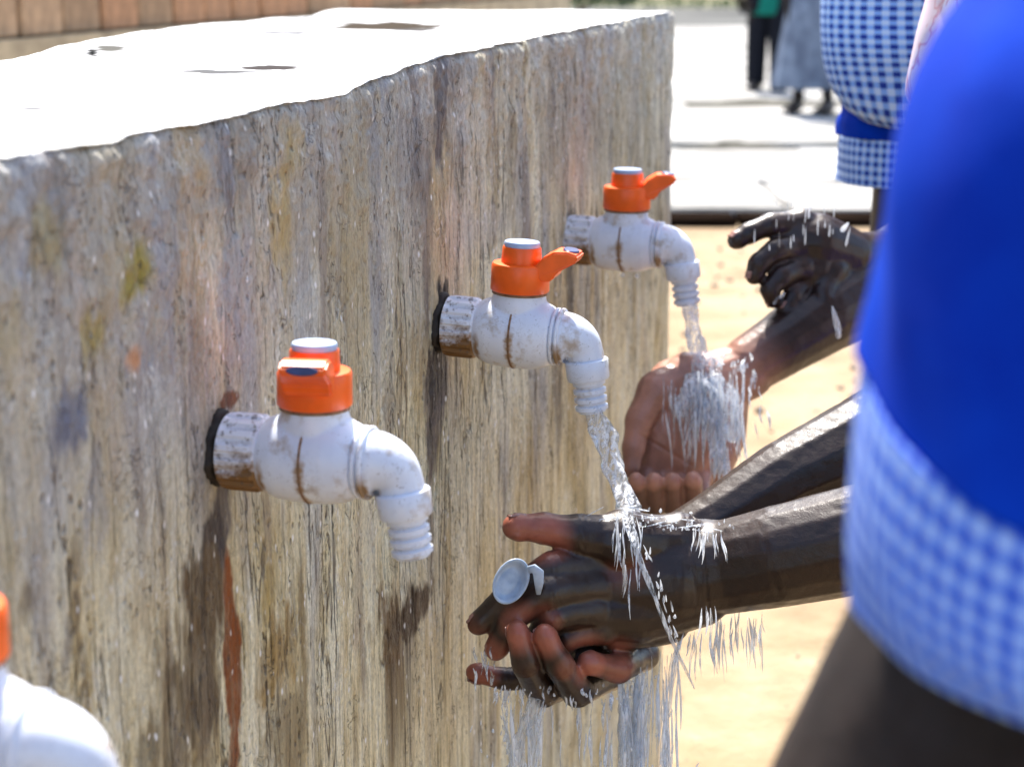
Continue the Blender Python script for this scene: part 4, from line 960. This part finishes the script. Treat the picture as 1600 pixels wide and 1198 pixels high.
ribbons('water_splash', [(1082, 1130, 575, 640, .25, 70, 150, 1.880, 1.90, 40, .0005, .0024), (1035, 1090, 585, 650, -.15, 40, 100, 1.885, 1.90, 24, .0004, .0014), (1118, 1162, 570, 660, .12, 50, 130, 1.875, 1.90, 30, .0004, .0018), (1110, 1140, 680, 720, .1, 30, 60, 1.87, 1.885, 10, .001, .003), (1150, 1200, 600, 700, .5, 12, 40, 1.86, 1.9, 10, .0005, .0013), (1158, 1178, 540, 590, .2, 14, 34, 1.89, 1.9, 6, .0014, .0028)],
        'splashing water running in glassy ribbons over the open palm', 3, [(1090, 560, 1170, 575, 9, 1.915, .01, 22, .006, .0016)])
_bm = bmesh.new(); _r = random.Random(11)
for k in range(26):
    x = _r.uniform(905, 1110); y = 814+_r.gauss(0, 9)+max(0, x-1040)*.12; streak(_bm, at(x, y, 1.456+(y-812)*-.0002), (1, 0, _r.gauss(0, .25)), _r.uniform(.008, .028), _r.uniform(.0003, .0009))
tag(from_bm('water_film', _bm, M_SPLASH), 'thin water film sliding over the top of the wrist and thumb', 'water', kind='stuff')
tag(stream('water_film', [at(978, 800, 1.462), at(992, 850, 1.434), at(1018, 920, 1.424), at(1052, 1005, 1.43), at(1085, 1075, 1.45)], [.006, .0026, .0015, .0013, .0005], 2.2, M_WATER, amp=.3), 'twisting rivulet of water running from the wrist down across the dark hand', 'water')
for k, (pp, rr) in enumerate([([(1104, 596, 1.898), (1112, 640, 1.887), (1118, 690, 1.882), (1122, 740, 1.876)], [.010, .010, .007, .003]), ([(1098, 590, 1.90), (1075, 615, 1.893), (1062, 650, 1.888)], [.010, .009, .004]), ([(1112, 590, 1.90), (1138, 630, 1.892), (1146, 690, 1.885)], [.010, .010, .005])]):
    tag(stream('water_film', [at(*q) for q in pp], rr, 2+k*1.7, M_WATER, amp=.30), ['broad glassy water film down the middle of the open palm', 'small water film spreading left on the open palm', 'water film running over the right side of the open palm'][k], 'water')
# splash on the wrist under the middle tap
ribbons('water_splash', [(958, 1005, 805, 835, .15, 20, 70, 1.432, 1.442, 16, .0004, .0012), (975, 1000, 850, 890, .1, 40, 80, 1.420, 1.430, 5, .0005, .0011), (1085, 1130, 822, 840, .3, 20, 60, 1.410, 1.42, 12, .0004, .0010), (1095, 1120, 940, 960, .4, 40, 70, 1.40, 1.41, 4, .0006, .0012), (740, 775, 1000, 1060, -.2, 14, 40, 1.44, 1.47, 12, .0005, .0012), (770, 960, 1070, 1085, .1, 10, 34, 1.44, 1.48, 30, .0007, .0018)],
        'sparkling water splash over the wrist and fingers under the middle tap', 5, [(930, 812, 1100, 822, 7, 1.452, .004, 24, .0025, .0008), (960, 808, 1130, 822, 12, 1.452, .008, 40, .0030, .0011), (1010, 850, 1060, 1000, 4, 1.425, .005, 22, .008, .001), (760, 1070, 980, 1090, 12, 1.45, .02, 30, .005, .001)])
ribbons('falling_water', [(785, 850, 1090, 1150, -.25, 60, 190, 1.45, 1.50, 30, .0006, .0026), (965, 1010, 1030, 1120, -.1, 90, 240, 1.47, 1.51, 34, .0008, .0034), (1015, 1060, 1010, 1120, -.03, 90, 230, 1.47, 1.51, 20, .0006, .0022), (860, 960, 1085, 1150, -.1, 40, 120, 1.46, 1.51, 16, .0004, .0012), (1120, 1190, 955, 985, .08, 30, 90, 1.48, 1.52, 26, .0004, .0014), (1060, 1115, 985, 1010, .5, 30, 90, 1.47, 1.50, 12, .0005, .0014)],
        'water falling in ribbons and threads below the clasped hands', 8, [(820, 1100, 790, 1200, 24, 1.47, .03, 40, .006, .001), (1000, 1060, 1010, 1200, 30, 1.49, .03, 30, .006, .0009)])
for k, (pp, rr, lab) in enumerate([([(838, 1088, 1.46), (822, 1130, 1.465), (805, 1180, 1.47), (790, 1270, 1.475)], [.006, .0045, .005, .003], 'ragged rope of water falling from the fingertips at the bottom edge'),
                              ([(992, 1052, 1.53), (986, 1100, 1.52), (980, 1160, 1.51), (975, 1270, 1.50)], [.0008, .0075, .008, .005], 'bright water sheet falling straight below the heel of the hand')]):
    tag(stream('falling_water', [at(*q) for q in pp], rr, 5+k, M_SPLASH, amp=.3), lab, 'water')
# droplets flung from the shaking hand, and the two drips under the far tap
bm = bmesh.new()
for (x, y, d, L, r, vx) in [(1240, 548, 1.95, .018, .0028, -3.2), (1262, 553, 1.95, .014, .002, -3), (1306, 500, 1.93, .03, .0035, .3), (1310, 520, 1.93, .012, .003, .1), (1222, 462, 1.94, .008, .002, -1), (1212, 470, 1.94, .01, .0015, -.5), (1180, 520, 1.95, .02, .0008, -.6), (1320, 355, 1.95, .012, .0025, -.8), (1325, 370, 1.95, .02, .0012, -.2)]:
    streak(bm, at(x, y, d), (vx, 0, -1), L, r, 10)
for k in range(30):
    x = random.gauss(1262, 34); y = random.gauss(350, 26); streak(bm, at(x, y, random.uniform(1.91, 1.94)), (random.gauss(0, .05), 0, -1), random.uniform(.006, .02), .0006, 6)
tag(from_bm('water_drops', bm, M_SPLASH), 'drops of water flung from the shaking dark hand', 'water', kind='stuff')
for k, (x, y) in enumerate([(973, 430), (996, 431)]):
    bm = bmesh.new(); bmesh.ops.create_icosphere(bm, subdivisions=3, radius=.0026, matrix=Matrix.Translation(at(x, y, 1.955)))
    tag(from_bm('water_drop', bm, M_SPLASH), ['left drip hanging under the body of the farthest tap', 'right drip hanging under the body of the farthest tap'][k], 'water drop')
bpy.context.view_layer.update()
